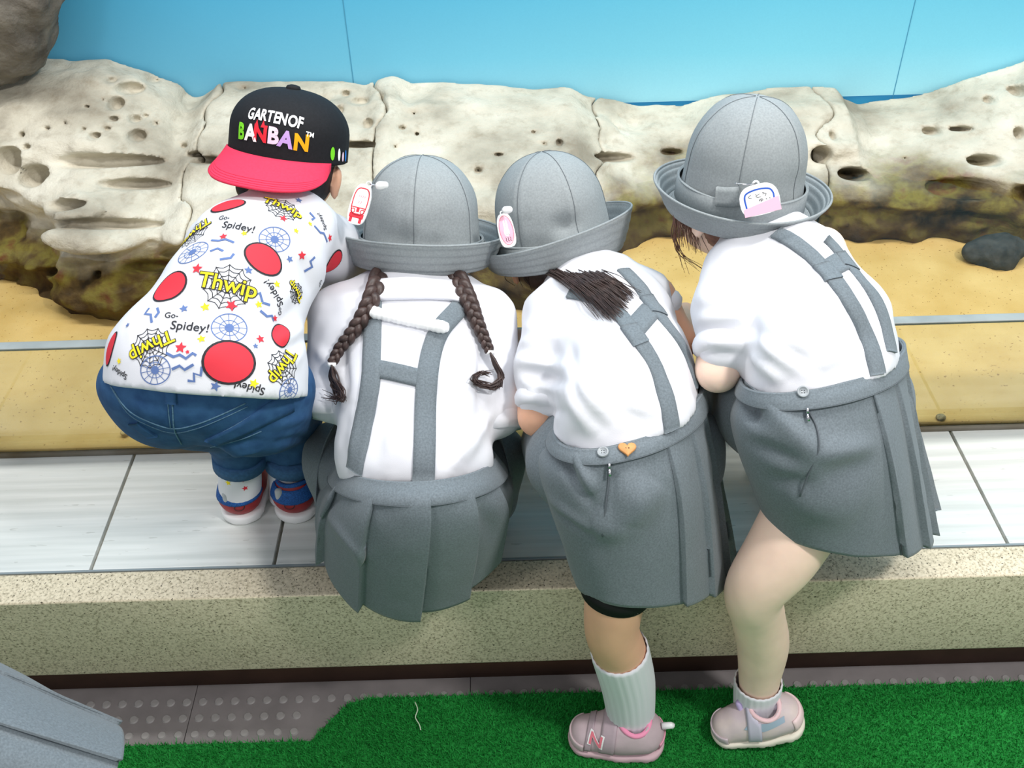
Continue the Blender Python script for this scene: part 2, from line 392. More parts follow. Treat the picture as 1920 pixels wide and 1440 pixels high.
# --- back wall with the printed sky and sea
m, nt, b, oc, sp = newmat('printed_sky_mural', .7, .15)
z1 = W(1400, 186, YW)[2]; z2 = W(1700, 200, YW)[2]; ztop = W(960, -200, YW)[2]
t = math_(nt, 'DIVIDE', math_(nt, 'SUBTRACT', sp.outputs[2], z1), ztop - z1)
sky = ramp(nt, t, [(0, (166, 228, 242)), (.25, (132, 214, 238)), (.7, (92, 190, 226)), (1, (84, 180, 218))])
tx = math_(nt, 'MULTIPLY_ADD', sp.outputs[0], .38, .5)
sky = mixc(nt, math_(nt, 'MULTIPLY', ramp(nt, tx, [(0, (255, 255, 255)), (.75, (0, 0, 0))]), .55), sky, (36, 128, 182))  # darker to the left: print tone with light falloff painted in
sky = mixc(nt, math_(nt, 'MULTIPLY', noise(nt, oc, 260, 2), .12), sky, (60, 140, 180))
ts = math_(nt, 'DIVIDE', math_(nt, 'SUBTRACT', sp.outputs[2], z1 - .1), .1)
sea = ramp(nt, ts, [(0, (150, 214, 230)), (.6, (96, 190, 222)), (.82, (62, 160, 205)), (1, (48, 128, 178))])
f = math_(nt, 'GREATER_THAN', sp.outputs[2], z1)
nt.links.new(mixc(nt, f, sea, sky), b.inputs['Base Color'])
V = [(-3, YW, 0), (3, YW, 0), (3, YW, 2.9), (-3, YW, 2.9), (-3, YW + .06, 0), (3, YW + .06, 0), (3, YW + .06, 2.9), (-3, YW + .06, 2.9)]
wall = obj('wall_back', pyd(V, [(0, 1, 2, 3), (7, 6, 5, 4), (0, 3, 7, 4), (1, 5, 6, 2), (3, 2, 6, 7), (0, 4, 5, 1)]), m, smooth=False, kind='structure', label='wall behind the pool printed with a pale blue sky and sea')
for px_ in (652, 1700): # joints between the mural sheets
    x_ = W(px_, 70, YW)[0]; obj('panel_joint', box((x_ - .0008, YW - .0012, .3), (x_ + .0008, YW + .001, 2.8)), mat('joint_line', (74, 150, 182), .8), wall, smooth=False)
# --- sand bed
m, nt, b, oc, sp = newmat('wet_sand', .75, .2)
c = ramp(nt, noise(nt, oc, 9, 5), [(.3, (206, 172, 104)), (.7, (226, 196, 132))])
c = mixc(nt, math_(nt, 'GREATER_THAN', noise(nt, oc, 150, 2), .69), c, (150, 116, 62))
c = mixc(nt, math_(nt, 'MULTIPLY', noise(nt, oc, 900, 2), .35), c, (170, 135, 75))
nt.links.new(c, b.inputs['Base Color']); bump(nt, b, noise(nt, oc, 500, 3), .25, .002)
nx, ny = 160, 60; gx, gy = np.meshgrid(np.linspace(-3, 3, nx), np.linspace(YG + .021, YW, ny)); P = np.stack([gx, gy, np.zeros_like(gx)], -1)
hz = L - .004 + .010 * vnoise(P, .35) + .004 * vnoise(P, .09, 5.3)
V = np.stack([gx, gy, hz], -1).reshape(-1, 3); Vb = V.copy(); Vb[:, 2] = L - .12; n0 = len(V)
F = grid_faces(ny, nx); rim = [i for i in range(nx)] + [i * nx + nx - 1 for i in range(1, ny)] + [(ny - 1) * nx + i for i in range(nx - 2, -1, -1)] + [i * nx for i in range(ny - 2, 0, -1)]
F += [(rim[(i + 1) % len(rim)], rim[i], rim[i] + n0, rim[(i + 1) % len(rim)] + n0) for i in range(len(rim))]
obj('sand_bed', pyd(np.vstack([V, Vb]), F), m, kind='structure', label='yellow sand on the floor of the shallow pool')
# --- water
m = bpy.data.materials.new('pool_water'); m.use_nodes = True; nt = m.node_tree; nt.nodes.remove(nt.nodes['Principled BSDF']); out = nt.nodes['Material Output']
tr = nt.nodes.new('ShaderNodeBsdfTransparent'); tr.inputs[0].default_value = (.965, .975, .95, 1); gl = nt.nodes.new('ShaderNodeBsdfGlossy'); gl.inputs['Roughness'].default_value = .03
fr = nt.nodes.new('ShaderNodeFresnel'); fr.inputs[0].default_value = 1.2; mx = nt.nodes.new('ShaderNodeMixShader')
tcw = nt.nodes.new('ShaderNodeTexCoord'); bpn = nt.nodes.new('ShaderNodeBump'); bpn.inputs['Strength'].default_value = .12; bpn.inputs['Distance'].default_value = .01; nt.links.new(noise(nt, tcw.outputs['Object'], 12, 2), bpn.inputs['Height']); nt.links.new(bpn.outputs[0], gl.inputs['Normal'])
nt.links.new(fr.outputs[0], mx.inputs[0]); nt.links.new(tr.outputs[0], mx.inputs[1]); nt.links.new(gl.outputs[0], mx.inputs[2]); nt.links.new(mx.outputs[0], out.inputs[0])
V = [(-3, YG + .0215, WATER), (3, YG + .0215, WATER), (3, YW - .001, WATER), (-3, YW - .001, WATER), (-3, YG + .0215, L), (3, YG + .0215, L)]
obj('pool_water', pyd(V, [(0, 1, 2, 3), (4, 5, 1, 0)]), m, smooth=False, kind='structure', label='shallow clear water over the sand behind the acrylic panel')
# --- acrylic panel
m = bpy.data.materials.new('clear_acrylic'); m.use_nodes = True; nt = m.node_tree; nt.nodes.remove(nt.nodes['Principled BSDF']); out = nt.nodes['Material Output']
tr = nt.nodes.new('ShaderNodeBsdfTransparent'); tr.inputs[0].default_value = (.97, .98, .96, 1); gl = nt.nodes.new('ShaderNodeBsdfGlossy'); gl.inputs['Roughness'].default_value = .04
fr = nt.nodes.new('ShaderNodeFresnel'); fr.inputs[0].default_value = 1.3; mx = nt.nodes.new('ShaderNodeMixShader')
nt.links.new(fr.outputs[0], mx.inputs[0]); nt.links.new(tr.outputs[0], mx.inputs[1]); nt.links.new(gl.outputs[0], mx.inputs[2]); nt.links.new(mx.outputs[0], out.inputs[0])
EDGE = mat('polished_acrylic_edge', (150, 154, 152), .3, var=.15, vscale=14, spec=.5)
me = box((-3, YG, L - .01), (3, YG + .02, GT)); g = obj('pool_glass', me, [m, EDGE], smooth=False, kind='structure', label='low clear acrylic wall along the front of the touch pool')
for p in me.polygons:
    if p.normal.z > .9: p.material_index = 1
obj('top_edge', box((-3, YG + .0005, GT - .004), (3, YG + .0195, GT + .0012), .0008), EDGE, g, label='pale grey polished top edge of the acrylic wall')
obj('sealant', box((-3, YG - .006, L), (3, YG + .001, L + .009), .002), mat('grey_sealant', (120, 116, 106), .7, rgb2=(86, 74, 52), vscale=7), g, label='grey sealant bead stained brown')
# --- ledge
GRAN, nt, b, oc, sp = newmat('speckled_granite', .55, .35)
c = ramp(nt, noise(nt, oc, 230, 3), [(.30, (150, 140, 116)), (.45, (206, 194, 168)), (.62, (224, 212, 186))])
c = mixc(nt, math_(nt, 'GREATER_THAN', noise(nt, oc, 270, 2, (1, 1, 1.3)), .65), c, (88, 80, 66))
nt.links.new(c, b.inputs['Base Color']); bump(nt, b, noise(nt, oc, 300, 2), .1, .001)
TILE, nt, b, oc, sp = newmat('ribbed_white_tile', .35, .45)
c = ramp(nt, noise(nt, oc, 10, 4, (.25, 7, 1)), [(.3, (196, 200, 196)), (.7, (222, 224, 221))])
c = mixc(nt, math_(nt, 'MULTIPLY', math_(nt, 'GREATER_THAN', noise(nt, oc, 60, 2, (.4, 2, 1)), .7), .5), c, (168, 170, 164))
nt.links.new(c, b.inputs['Base Color'])
wv = nt.nodes.new('ShaderNodeTexWave'); wv.bands_direction = 'Y'; wv.inputs['Scale'].default_value = 14; wv.inputs['Distortion'].default_value = .4; nt.links.new(oc, wv.inputs[0]); bump(nt, b, wv.outputs[1], .25, .0015)
led = empty('ledge'); tag(led, 'low granite ledge topped with pale ribbed tiles in front of the pool', kind='structure')
obj('core', box((-3, YF + .012, .075), (3, YG + .02, L - .008)), mat('grout', (150, 146, 134), .9, var=.2, vscale=50), led, smooth=False)
obj('granite_front', box((-3, YF, .085), (3, YT - .0005, L - .0005), .004), GRAN, led, label='speckled granite front and rim of the ledge')
TW = (Wz(513, 1062, L)[0] - Wz(168, 1073, L)[0]); X0 = Wz(168, 1073, L)[0]
for i in range(-7, 13):
    x = X0 + i * TW; obj('tile', box((x + .0028, YT + .004, L - .012), (x + TW - .0028, YG - .002, L), .0015), TILE, led, smooth=False)
obj('edge_trim', box((-3, YT - .0002, L - .012), (3, YT + .0035, L + .0005)), mat('blue_grey_trim', (132, 142, 146), .4, spec=.5), led, smooth=False)
obj('toe_kick', box((-3, YF + .03, .0), (3, YF + .06, .09)), mat('brown_plinth', (74, 50, 38), .75, var=.15, vscale=20), led, label='recessed dark brown plinth')
# --- floor: subfloor, studded plates, turf
fl = obj('floor', box((-3, -1.2, -.03), (3, YF + .06, -.004)), mat('dark_screed', (84, 80, 78), .9), smooth=False, kind='structure', label='floor in front of the ledge with studded metal plates')
PLATE = mat('studded_metal_plate', (124, 118, 118), .5, var=.1, vscale=18, bump=.1, bscale=300, spec=.5)
STUD = mat('worn_stud', (146, 142, 141), .35, var=.1, vscale=60, spec=.6)
xs = [-3, -2.2, -1.4, Wz(352, 1360, 0)[0], Wz(882, 1290, 0)[0], 1.05, 1.9, 3]
for i in range(len(xs) - 1): obj('plate', box((xs[i] + .0006, .78, -.004), (xs[i + 1] - .0006, YF + .05, 0), .0008), PLATE, fl, smooth=False)
bm = bmesh.new(); bmesh.ops.create_cone(bm, cap_ends=True, segments=18, radius1=.0078, radius2=.0062, depth=.0022); sm = bpy.data.meshes.new('mesh'); bm.to_mesh(sm); bm.free(); sm.materials.append(STUD)
ys = [Wz(350, 1378, 0)[1], Wz(350, 1347, 0)[1], Wz(350, 1317, 0)[1]]; dy = (ys[2] - ys[0]) / 2; pitch = (Wz(440, 1377, 0)[0] - Wz(409, 1378, 0)[0])
xa = Wz(560, 1388, 0)[0]; xb = Wz(650, 1312, 0)[0]
for r in range(4):
    y = ys[0] + r * dy
    for i in range(-10, 58):
        x = Wz(242, 1380, 0)[0] + i * pitch + (r % 2) * 0.0
        edge = .955 if x > xb else .9 + (.955 - .9) * max(0, (x - xa) / (xb - xa))
        if y > YF + .03 - .008 or (x > xa and y < Wz(960 + x * 1180, 1312, 0)[1] - .004): continue
        o = bpy.data.objects.new('stud', sm); COL.objects.link(o); o.location = (x, y, .0011); o.parent = fl
# turf with the corner cut away on the left
TURF = mat('green_turf', (36, 150, 62), .8, rgb2=(20, 106, 42), vscale=160, bump=.6, bscale=500, bdist=.003)
ye = lambda px, py: Wz(px, py, 0)[1]
A = [(-3, ye(200, 1397)), (Wz(585, 1393, 0)[0], ye(585, 1393)), (Wz(625, 1350, 0)[0], ye(625, 1350)), (Wz(655, 1322, 0)[0], ye(655, 1322)), (Wz(700, 1312, 0)[0], ye(700, 1312)), (3, ye(1900, 1293))]
def turf_edge(x): return np.interp(x, [a[0] for a in A], [a[1] for a in A])
base = [(-3, -1.2)] + [(3, -1.2)] + A[::-1]; n = len(base)
V = [(x, y, .0002) for x, y in base] + [(x, y, .006) for x, y in base]
F = [tuple(range(n, 2 * n)), tuple(range(n))[::-1]] + [(i, (i + 1) % n, n + (i + 1) % n, n + i) for i in range(n)]
tf = obj('turf_carpet', pyd(V, F), TURF, smooth=False, kind='structure', label='green artificial turf carpet with a cut away corner')
g = np.random.default_rng(5); nb = 150000; bx = g.uniform(-1.15, 1.25, nb); by = g.uniform(.72, 1.0, nb); ok = by < turf_edge(bx) + .002; bx, by = bx[ok], by[ok]; nb = len(bx)
an = g.uniform(0, 2 * np.pi, nb); hh = g.uniform(.004, .009, nb); lx = g.normal(0, .004, (nb, 2)); wd = .0011
p0 = np.stack([bx - np.cos(an) * wd, by - np.sin(an) * wd, np.full(nb, .005)], 1); p1 = np.stack([bx + np.cos(an) * wd, by + np.sin(an) * wd, np.full(nb, .005)], 1); p2 = np.stack([bx + lx[:, 0], by + lx[:, 1], .006 + hh], 1)
V = np.stack([p0, p1, p2], 1).reshape(-1, 3)
obj('turf_pile', pyd(V, np.arange(3 * nb).reshape(-1, 3)), mat('green_pile', (40, 168, 70), .7, rgb2=(22, 122, 46), vscale=300, spec=.3), tf, kind='stuff', smooth=False)
p = [Wz(778, 1316, .014), Wz(783, 1330, .016), Wz(779, 1345, .015), Wz(786, 1358, .016), Wz(789, 1369, .014)]
obj('thread', tube(smoothpath(p, 24), .0009, 6), mat('pale_thread', (206, 222, 196), .8), label='loose pale thread lying on the green turf', cat='thread')
# ================================================================== ROCKS
ROCK, nt, b, oc, sp = newmat('weathered_sandstone', .85, .15)
n1 = noise(nt, oc, 4.5, 6, (1, 1, 1.6)); n2 = noise(nt, oc, 26, 6, (1, 1, 2.2), .65)
c = ramp(nt, n1, [(.32, (148, 140, 124)), (.5, (198, 191, 173)), (.66, (220, 214, 197))])
c = mixc(nt, math_(nt, 'MULTIPLY', ramp(nt, n2, [(.52, (0, 0, 0)), (.75, (255, 255, 255))]), .4), c, (128, 112, 88))
wz = math_(nt, 'ADD', sp.outputs[2], math_(nt, 'MULTIPLY', math_(nt, 'SUBTRACT', n1, .5), .10))
wet = ramp(nt, math_(nt, 'DIVIDE', math_(nt, 'SUBTRACT', wz, WATER - .02), .05), [(0, (255, 255, 255)), (1, (0, 0, 0))])
al = ramp(nt, noise(nt, oc, 14, 6), [(.34, (40, 32, 24)), (.46, (92, 74, 44)), (.58, (128, 118, 58)), (.7, (108, 54, 44))])
deep = ramp(nt, math_(nt, 'DIVIDE', math_(nt, 'SUBTRACT', wz, L), .12), [(.1, (255, 255, 255)), (.7, (0, 0, 0))])
al = mixc(nt, math_(nt, 'MULTIPLY', deep, .6), al, (64, 48, 34))
nt.links.new(mixc(nt, wet, c, al), b.inputs['Base Color']); bump(nt, b, noise(nt, oc, 90, 8, (1, 1, 1.5), .65), .5, .008)
prof = [(-150, 120), (-60, 118), (0, 118), (60, 116), (130, 124), (200, 121), (260, 134), (300, 150), (335, 165), (362, 186), (380, 184), (410, 160), (470, 157), (560, 160), (640, 161), (685, 170), (735, 154), (770, 169), (830, 166), (900, 171), (1000, 175), (1070, 170), (1100, 187), (1140, 195), (1200, 205), (1280, 208), (1330, 196), (1400, 188), (1450, 178), (1520, 172), (1568, 177), (1582, 194), (1612, 203), (1660, 196), (1720, 184), (1800, 163), (1860, 144), (1920, 124), (2000, 105), (2150, 90)]
YR = 2.2
pt = np.array([W(a, b_, YW - .03) for a, b_ in prof]); zt_x, zt_z = pt[:, 0], pt[:, 2]
basel = [(-150, 500), (0, 512), (60, 522), (110, 540), (150, 563), (200, 574), (260, 576), (400, 570), (600, 560), (800, 548), (900, 545), (1000, 548), (1090, 520), (1150, 485), (1200, 462), (1290, 440), (1400, 430), (1540, 424), (1620, 434), (1720, 442), (1800, 448), (1920, 452), (2150, 460)]
bp_ = np.array([Wz(a, b_, L) for a, b_ in basel])
h = .0062; xs_ = np.arange(-1.5, 1.5, h); ys_ = np.arange(1.70, YW - .002, h); zs_ = np.arange(L - .03, .82, h)
X = np.stack(np.meshgrid(xs_, ys_, zs_, indexing='ij'), -1).astype(np.float32)
Yb = np.interp(xs_, bp_[:, 0], bp_[:, 1])[:, None, None]; Zt = np.interp(xs_, zt_x, zt_z)[:, None, None]
zz = X[..., 2]; u = np.clip((zz - L) / (Zt - L), 0, 1.3)
# profile of the face: undercut at the water line, belly above it, then falling back to the crest
und = .035 * np.exp(-((zz - (WATER + .01)) / .035) ** 2); belly = -.05 * np.exp(-((u - .62) / .16) ** 2)
Yf = Yb + und + belly + (YR - .02 - Yb) * np.clip(u, 0, 1) ** 3.2 + .03 * np.clip(u - .0, 0, 1)
f1 = (Yf - X[..., 1]) * .8; f2 = (zz - Zt) * .9
Fg = -smin(-f1, -f2, .03).astype(np.float32)
bandm = np.abs(Fg) < .11; Pb = X[bandm]; Ps = Pb * np.array([1, 1, 1.7], np.float32)
Pst = Pb * np.array([.45, 1, 2.4], np.float32)
amp = .10 * vnoise(Ps, .24, 1.7) + .06 * np.abs(vnoise(Ps, .11, 4.1)) + .035 * vnoise(Pst, .06, 6.3) + .022 * vnoise(Ps, .045, 2.2) + .011 * vnoise(Ps, .02, 9.1) - .008
crest = np.clip((Pb[:, 2] - (np.interp(Pb[:, 0], zt_x, zt_z) - .05)) / .05, 0, 1)
Fg[bandm] += (amp - .012) * (1 - .75 * crest)
def surf(px, py):
    d = ray(px, py)
    for s in np.arange(1.70, YW - .02, .004):
        q = CAM + d * (s / d[1]); i = ((q - [xs_[0], ys_[0], zs_[0]]) / h).astype(int)
        if (i < 0).any() or (i >= Fg.shape).any(): continue
        if Fg[tuple(i)] < 0: return q
    return None
pits = [(240, 165, 22, 11), (215, 194, 13, 12), (203, 150, 10, 5), (254, 254, 14, 11), (250, 223, 9, 7), (268, 217, 5, 5), (287, 231, 6, 6), (194, 241, 8, 5), (175, 254, 10, 6), (152, 242, 5, 4), (85, 241, 7, 4), (42, 253, 6, 5), (44, 275, 9, 5), (186, 187, 4, 4), (160, 200, 7, 3), (208, 223, 10, 5), (285, 150, 9, 5), (120, 232, 5, 3),
        (450, 165, 12, 4), (646, 175, 9, 6), (673, 190, 18, 6), (635, 206, 8, 8), (688, 231, 11, 10), (667, 271, 36, 6), (340, 274, 10, 4), (356, 290, 20, 5), (753, 240, 7, 4), (781, 251, 6, 4), (776, 213, 4, 3), (1049, 267, 7, 7), (1021, 270, 6, 3), (896, 320, 9, 5), (1155, 295, 48, 8), (714, 180, 7, 5), (722, 205, 4, 4), (740, 275, 5, 4), (1000, 248, 6, 3), (935, 290, 10, 3),
        (1566, 253, 7, 10), (1609, 326, 32, 12), (1858, 187, 8, 7), (1749, 246, 14, 7), (1804, 242, 20, 4), (1912, 170, 14, 10), (1698, 296, 4, 3), (1848, 301, 28, 10), (1828, 352, 75, 20), (1912, 250, 10, 10), (1262, 285, 22, 6), (1540, 290, 18, 14),
        (150, 302, 130, 13), (100, 385, 60, 12), (250, 345, 60, 10), (200, 420, 90, 10), (60, 330, 30, 20), (290, 500, 60, 12), (90, 510, 60, 8), (178, 515, 10, 8), (380, 300, 30, 7), (8, 300, 26, 24)]
ii = lambda v, a: np.clip(((v - a[0]) / h).astype(int), 0, len(a))
newp = []
for (px_, py_, rx, ry) in pits:
    q = surf(px_, py_)
    if q is not None: newp.append((q, px_, py_, rx, ry))
for q, px_, py_, rx, ry in newp:
    k = ppm(q); d = nrm(ray(px_, py_)); a_, b2 = rx * 1.1 / k, ry * 1.15 / k; dep = min(max(a_, b2) * 1.3, .06 if rx < 45 else .03) + .02
    rr = max(a_, dep, b2) + .02; s = tuple(slice(max(int((q[i] - rr - o) / h), 0), max(int((q[i] + rr - o) / h) + 2, 0)) for i, o in enumerate((xs_[0], ys_[0], zs_[0])))
    if Fg[s].size == 0: continue
    up_ = nrm(np.cross(RT, d)); e = pe(ell(q, (a_, b2, dep), np.stack([RT, up_, d])), X[s].astype(float))
    Fg[s] = -smin(-Fg[s], e, .006)
splits = [-1.5, W(368, 300, 2.05)[0], W(706, 260, 2.08)[0], W(1132, 300, 2.1)[0], W(1560, 280, 2.12)[0], 1.5]
rl = ['pale rock honeycombed with pits at the left end of the ridge', 'pitted pale rock behind the black and red cap', 'long smooth pale rock behind the two middle grey hats', 'low pale rock behind the tallest grey hat', 'big pale rock rising at the right end of the ridge']
for i in range(5):
    a0 = max(int((splits[i] - .06 - xs_[0]) / h), 0); a1 = min(int((splits[i + 1] + .06 - xs_[0]) / h), len(xs_)); Xs = X[a0:a1]; wob = .07 * vnoise(Xs * np.array([0, 1, 1], np.float32), .07, i * 3.3) + .05 * (Xs[..., 2] - .5)
    wob2 = .07 * vnoise(Xs * np.array([0, 1, 1], np.float32), .07, (i + 1) * 3.3) + .05 * (Xs[..., 2] - .5)
    Fi = Fg[a0:a1].copy()
    if i > 0: Fi = -smin(-Fi, -(splits[i] + wob + .0008 - Xs[..., 0]), .007)
    if i < 4: Fi = -smin(-Fi, -(Xs[..., 0] - splits[i + 1] - wob2 + .0008), .007)
    Fi[0] = Fi[-1] = 1; Fi[:, 0] = Fi[:, -1] = 1; Fi[:, :, 0] = Fi[:, :, -1] = 1
    V, Q = surfnet(Fi, np.array([xs_[a0], ys_[0], zs_[0]]), h); V = laplace(V, Q, 1, .4)
    obj('rock', pyd(V, Q), ROCK, label=rl[i], cat='rock', group='rocks along the back of the pool')
del X, Fg
ROCKD = mat('shaded_grey_rock', (120, 114, 104), .9, rgb2=(74, 68, 62), vscale=14, bump=.5, bscale=70, bdist=.01)  # grey with the corner's shade mixed into the colour
pr = [ell(W(-45, 60, 2.23), (.165, .11, .12)), ell(W(-35, -20, 2.23), (.17, .11, .09)), ell(W(-70, -150, 2.23), (.2, .11, .18)), ell(W(-60, -300, 2.23), (.16, .11, .22))]
V, Q = solid(pr, .009, .05, cuts=[((0, 0, .611), (0, 0, -1))], disp=lambda V: .03 * vnoise(V, .09, 3.3) + .018 * vnoise(V, .04, 1.1) + .008 * vnoise(V, .02))
obj('rock', pyd(V, Q), ROCKD, label='tall rock column coloured dark for shade in the upper left corner', cat='rock', group='rocks along the back of the pool')
pr = [ell(Wz(1865, 470, L + .02), (.075, .042, .032)), ell(Wz(1870, 482, L + .01), (.04, .045, .03))]
V, Q = solid(pr, .006, .02, disp=lambda V: .014 * vnoise(V, .03, 3.3) + .006 * vnoise(V, .014))
obj('stone', pyd(V, Q), mat('blackish_stone', (74, 74, 72), .8, rgb2=(44, 46, 46), vscale=40, bump=.4, bscale=120, bdist=.005), label='dark grey stone on the sand below the right rock', cat='stone')
for i, (px_, py_, r, lb) in enumerate([(1764, 782, .0075, 'small grey brown pebble on the sand seen through the acrylic'), (233, 812, .006, 'tiny sand coloured pebble beside the squatting child')]):
    c_ = W(px_, py_, YG + .03); c_[2] = max(c_[2], L + r * .5); c_ = Wz(px_, py_, L + .004)
    V, Q = solid([ell(c_, (r * 1.3, r, r * .9))], r / 5, .002, disp=lambda V: .002 * vnoise(V, .006)); obj('pebble', pyd(V, Q), mat('pebble_%d' % i, [(150, 140, 108), (190, 165, 110)][i], .7, var=.3, vscale=200), label=lb, cat='pebble', group='pebbles on the sand')
# starfish: five tapering arms in one skin
c_ = Wz(905, 545, L + .022); pr = []
for i in range(5):
    a = 2 * math.pi * i / 5 + .35; e = c_ + np.array([math.cos(a) * .055, math.sin(a) * .055, -.014]); mid = c_ + np.array([math.cos(a) * .03, math.sin(a) * .03, -.002]); pr += [cone(c_, mid, .014, .011), cone(mid, e, .011, .005)]
V, Q = solid(pr, .003, .01, disp=lambda V: .003 * vnoise(V, .007))
obj('starfish', pyd(V, Q), mat('violet_starfish', (122, 118, 150), .8, rgb2=(84, 78, 112), vscale=120), label='dull violet starfish on the sand beside the braided girl', cat='starfish')
# ================================================================== PEOPLE: shared builders
def WP(p): return W(*p[:3]) if len(p) >= 3 else None
def frame(roll, tau, px, py):
    """axis in the picture: roll clockwise, leaning tau degrees towards the viewer"""
    B = -nrm(ray(px, py)); r = nrm(RT - np.dot(RT, B) * B); u = np.cross(B, r); ro, ta = math.radians(roll), math.radians(tau)
    A = math.cos(ta) * (math.sin(ro) * r + math.cos(ro) * u) + math.sin(ta) * B
    n = nrm(B - np.dot(B, A) * A); x = np.cross(n, A) * -1
    x = nrm(np.cross(A, n)); x = x if np.dot(x, RT) > 0 else -x
    return A, x, n
def lathe(C, A, x, n, prof, seg=96, mod=None):
    V = []
    for k, (r, z) in enumerate(prof):
        for j in range(seg):
            th = 2 * math.pi * j / seg; dr, dz = mod(th, r, z, k) if mod else (0, 0)
            V.append(C + (x * math.cos(th) + n * math.sin(th)) * (r + dr) + A * (z + dz))
    return V, [f[::-1] for f in grid_faces(len(prof), seg, True)]
def head_prims(C, A, fw, s=1.0):
    """head with brow, cheeks, nose, chin and ears; C centre, A up, fw where the face looks"""
    fw = nrm(fw - np.dot(fw, A) * A); sd = np.cross(A, fw); ax = np.stack([sd, fw, A]); q = lambda a, b_, c_: C + s * (sd * a + fw * b_ + A * c_)
    p = [ell(q(0, -.008, .015), np.array((.070, .084, .083)) * s, ax), ell(q(0, .022, -.035), np.array((.052, .058, .060)) * s, ax), ell(q(0, .055, -.075), np.array((.024, .022, .02)) * s, ax),
         ell(q(.032, .05, -.04), np.array((.022, .022, .02)) * s, ax), ell(q(-.032, .05, -.04), np.array((.022, .022, .02)) * s, ax)]
    p += [(cone(q(0, .072, -.012), q(0, .088, -.034), .006 * s, .010 * s), .008), (ell(q(0, .076, -.062), np.array((.017, .008, .006)) * s, ax), .005)]
    for e in (-1, 1): p += [(ell(q(e * .073, -.008, -.018), np.array((.008, .017, .026)) * s, ax), .006), (ell(q(e * .079, -.016, -.008), np.array((.005, .012, .019)) * s, ax), .006)]
    sub = [ell(q(e * .082, .0, -.016), np.array((.004, .007, .014)) * s, ax) for e in (-1, 1)] + [ell(q(e * .03, .082, -.004), np.array((.014, .008, .008)) * s, ax) for e in (-1, 1)] + [ell(q(0, .088, -.062), np.array((.014, .006, .0015)) * s, ax)]
    return p, sub, q
def hand_prims(wr, d, nrmv, s=1.0):
    """palm and five bent fingers; d along the hand, nrmv out of the back of the hand"""
    d = nrm(d); n = nrm(nrmv - np.dot(nrmv, d) * d); l = np.cross(n, d); P = lambda a, b_, c_: wr + s * (d * a + l * b_ + n * c_)
    pr = [(ell(P(.034, 0, 0), np.array((.034, .026, .012)) * s, np.stack([d, l, n])), .01), (cone(wr, P(.02, 0, 0), .017 * s, .017 * s), .012)]
    for b_, ln in ((-.019, .036), (-.0065, .042), (.0065, .040), (.019, .030)):
        a = P(.06, b_, 0); m_ = P(.06 + ln * .5, b_ * 1.15, -.004); e = P(.06 + ln * .9, b_ * 1.2, -.018); pr += [(cone(a, m_, .0066 * s, .006 * s), .004), (cone(m_, e, .006 * s, .005 * s), .004)]
    a = P(.018, -.022, -.002); m_ = P(.04, -.040, -.006); e = P(.058, -.042, -.012); pr += [(cone(a, m_, .008 * s, .007 * s), .006), (cone(m_, e, .007 * s, .0055 * s), .004)]
    return pr
def chain(pts, rad, n=14):
    p = smoothpath(pts, n); r = smoothpath(np.asarray(rad, float)[:, None], n)[:, 0]
    return [(cone(p[i], p[i + 1], r[i], r[i + 1]), .0025) for i in range(n - 1)]
def rpx(p, r): return r / ppm(p)
def spine_prims(sp, lat, k=1.0):
    out = []
    for a, b_ in zip(sp[:-1], sp[1:]):
        pa, pb_ = W(*a[:3]), W(*b_[:3]); out.append(ecn(pa, pb_, rpx(pa, a[3]) * k, a[4] * k, rpx(pb_, b_[3]) * k, b_[4] * k, lat))
    return out
def eyes(q, s, par, A=None):
    for e in (-1, 1):
        V, Q = solid([ell(q(e * .03, .071, -.005), np.array((.010, .006, .006)) * s)], .002 * s, .001); obj('eye', pyd(V, Q), mat('dark_eye', (40, 30, 26), .15, spec=.6), par)
def loft(stations, thetas, nt=40, amp=None, closed=True):
    """cloth hung from rings; a station is (left, right, near, far_scale) with world points"""
    C = []; U = []; N = []; Fr = []
    for l, r, n_, fs in stations: c = (l + r) / 2; C.append(c); U.append((r - l) / 2); N.append(n_ - c); Fr.append(fs)
    C, U, N, Fr = [smoothpath(np.asarray(v, float).reshape(len(stations), -1), nt) for v in (C, U, N, Fr)]
    V = []
    for i in range(nt):
        t = i / (nt - 1)
        for th in thetas:
            s = math.sin(th); v = N[i] * s if s >= 0 else N[i] * s * Fr[i][0] + np.array([0, 0, (Fr[i][1]) * -s])
            p = U[i] * math.cos(th) + v; m_ = 1 + (amp(th, t) if amp else 0); V.append(C[i] + p * m_)
    return np.array(V)
def pleat_thetas(edges, step=1.6):
    th = list(np.radians(np.arange(0, 360, step)))
    for e in edges: th += [math.radians(e) - .004, math.radians(e) + .004]
    return sorted(t_ % (2 * math.pi) for t_ in th)
def pleat_amp(edges, am, rev=False):
    E = sorted(edges)
    def f(th, t):
        d = math.degrees(th) % 360
        d = d - 360 if d > 300 else d
        if d < E[0] - 20 or d > E[-1] + 14: return 0
        g = (.12 + .88 * t)
        for a, b_ in zip(E[:-1], E[1:]):
            if a <= d < b_: s = (d - a) / (b_ - a); return am * g * ((1 - s) if rev else s)
        if d < E[0]: return am * g * max(0, (d - E[0] + 20) / 20) * (0 if rev else 1)
        return am * g * max(0, 1 - (d - E[-1]) / 14) * (1 if rev else 0)
    return f
def waist_cut(st, gap=.016):
    l, r, n_, _ = st[0]; c = (l + r) / 2; nn = nrm(np.cross(r - l, n_ - c)); c2 = (st[1][0] + st[1][1] + st[1][2]) / 3; nn = nn if np.dot(c2 - c, nn) > 0 else -nn
    return (c + nn * gap, nn)
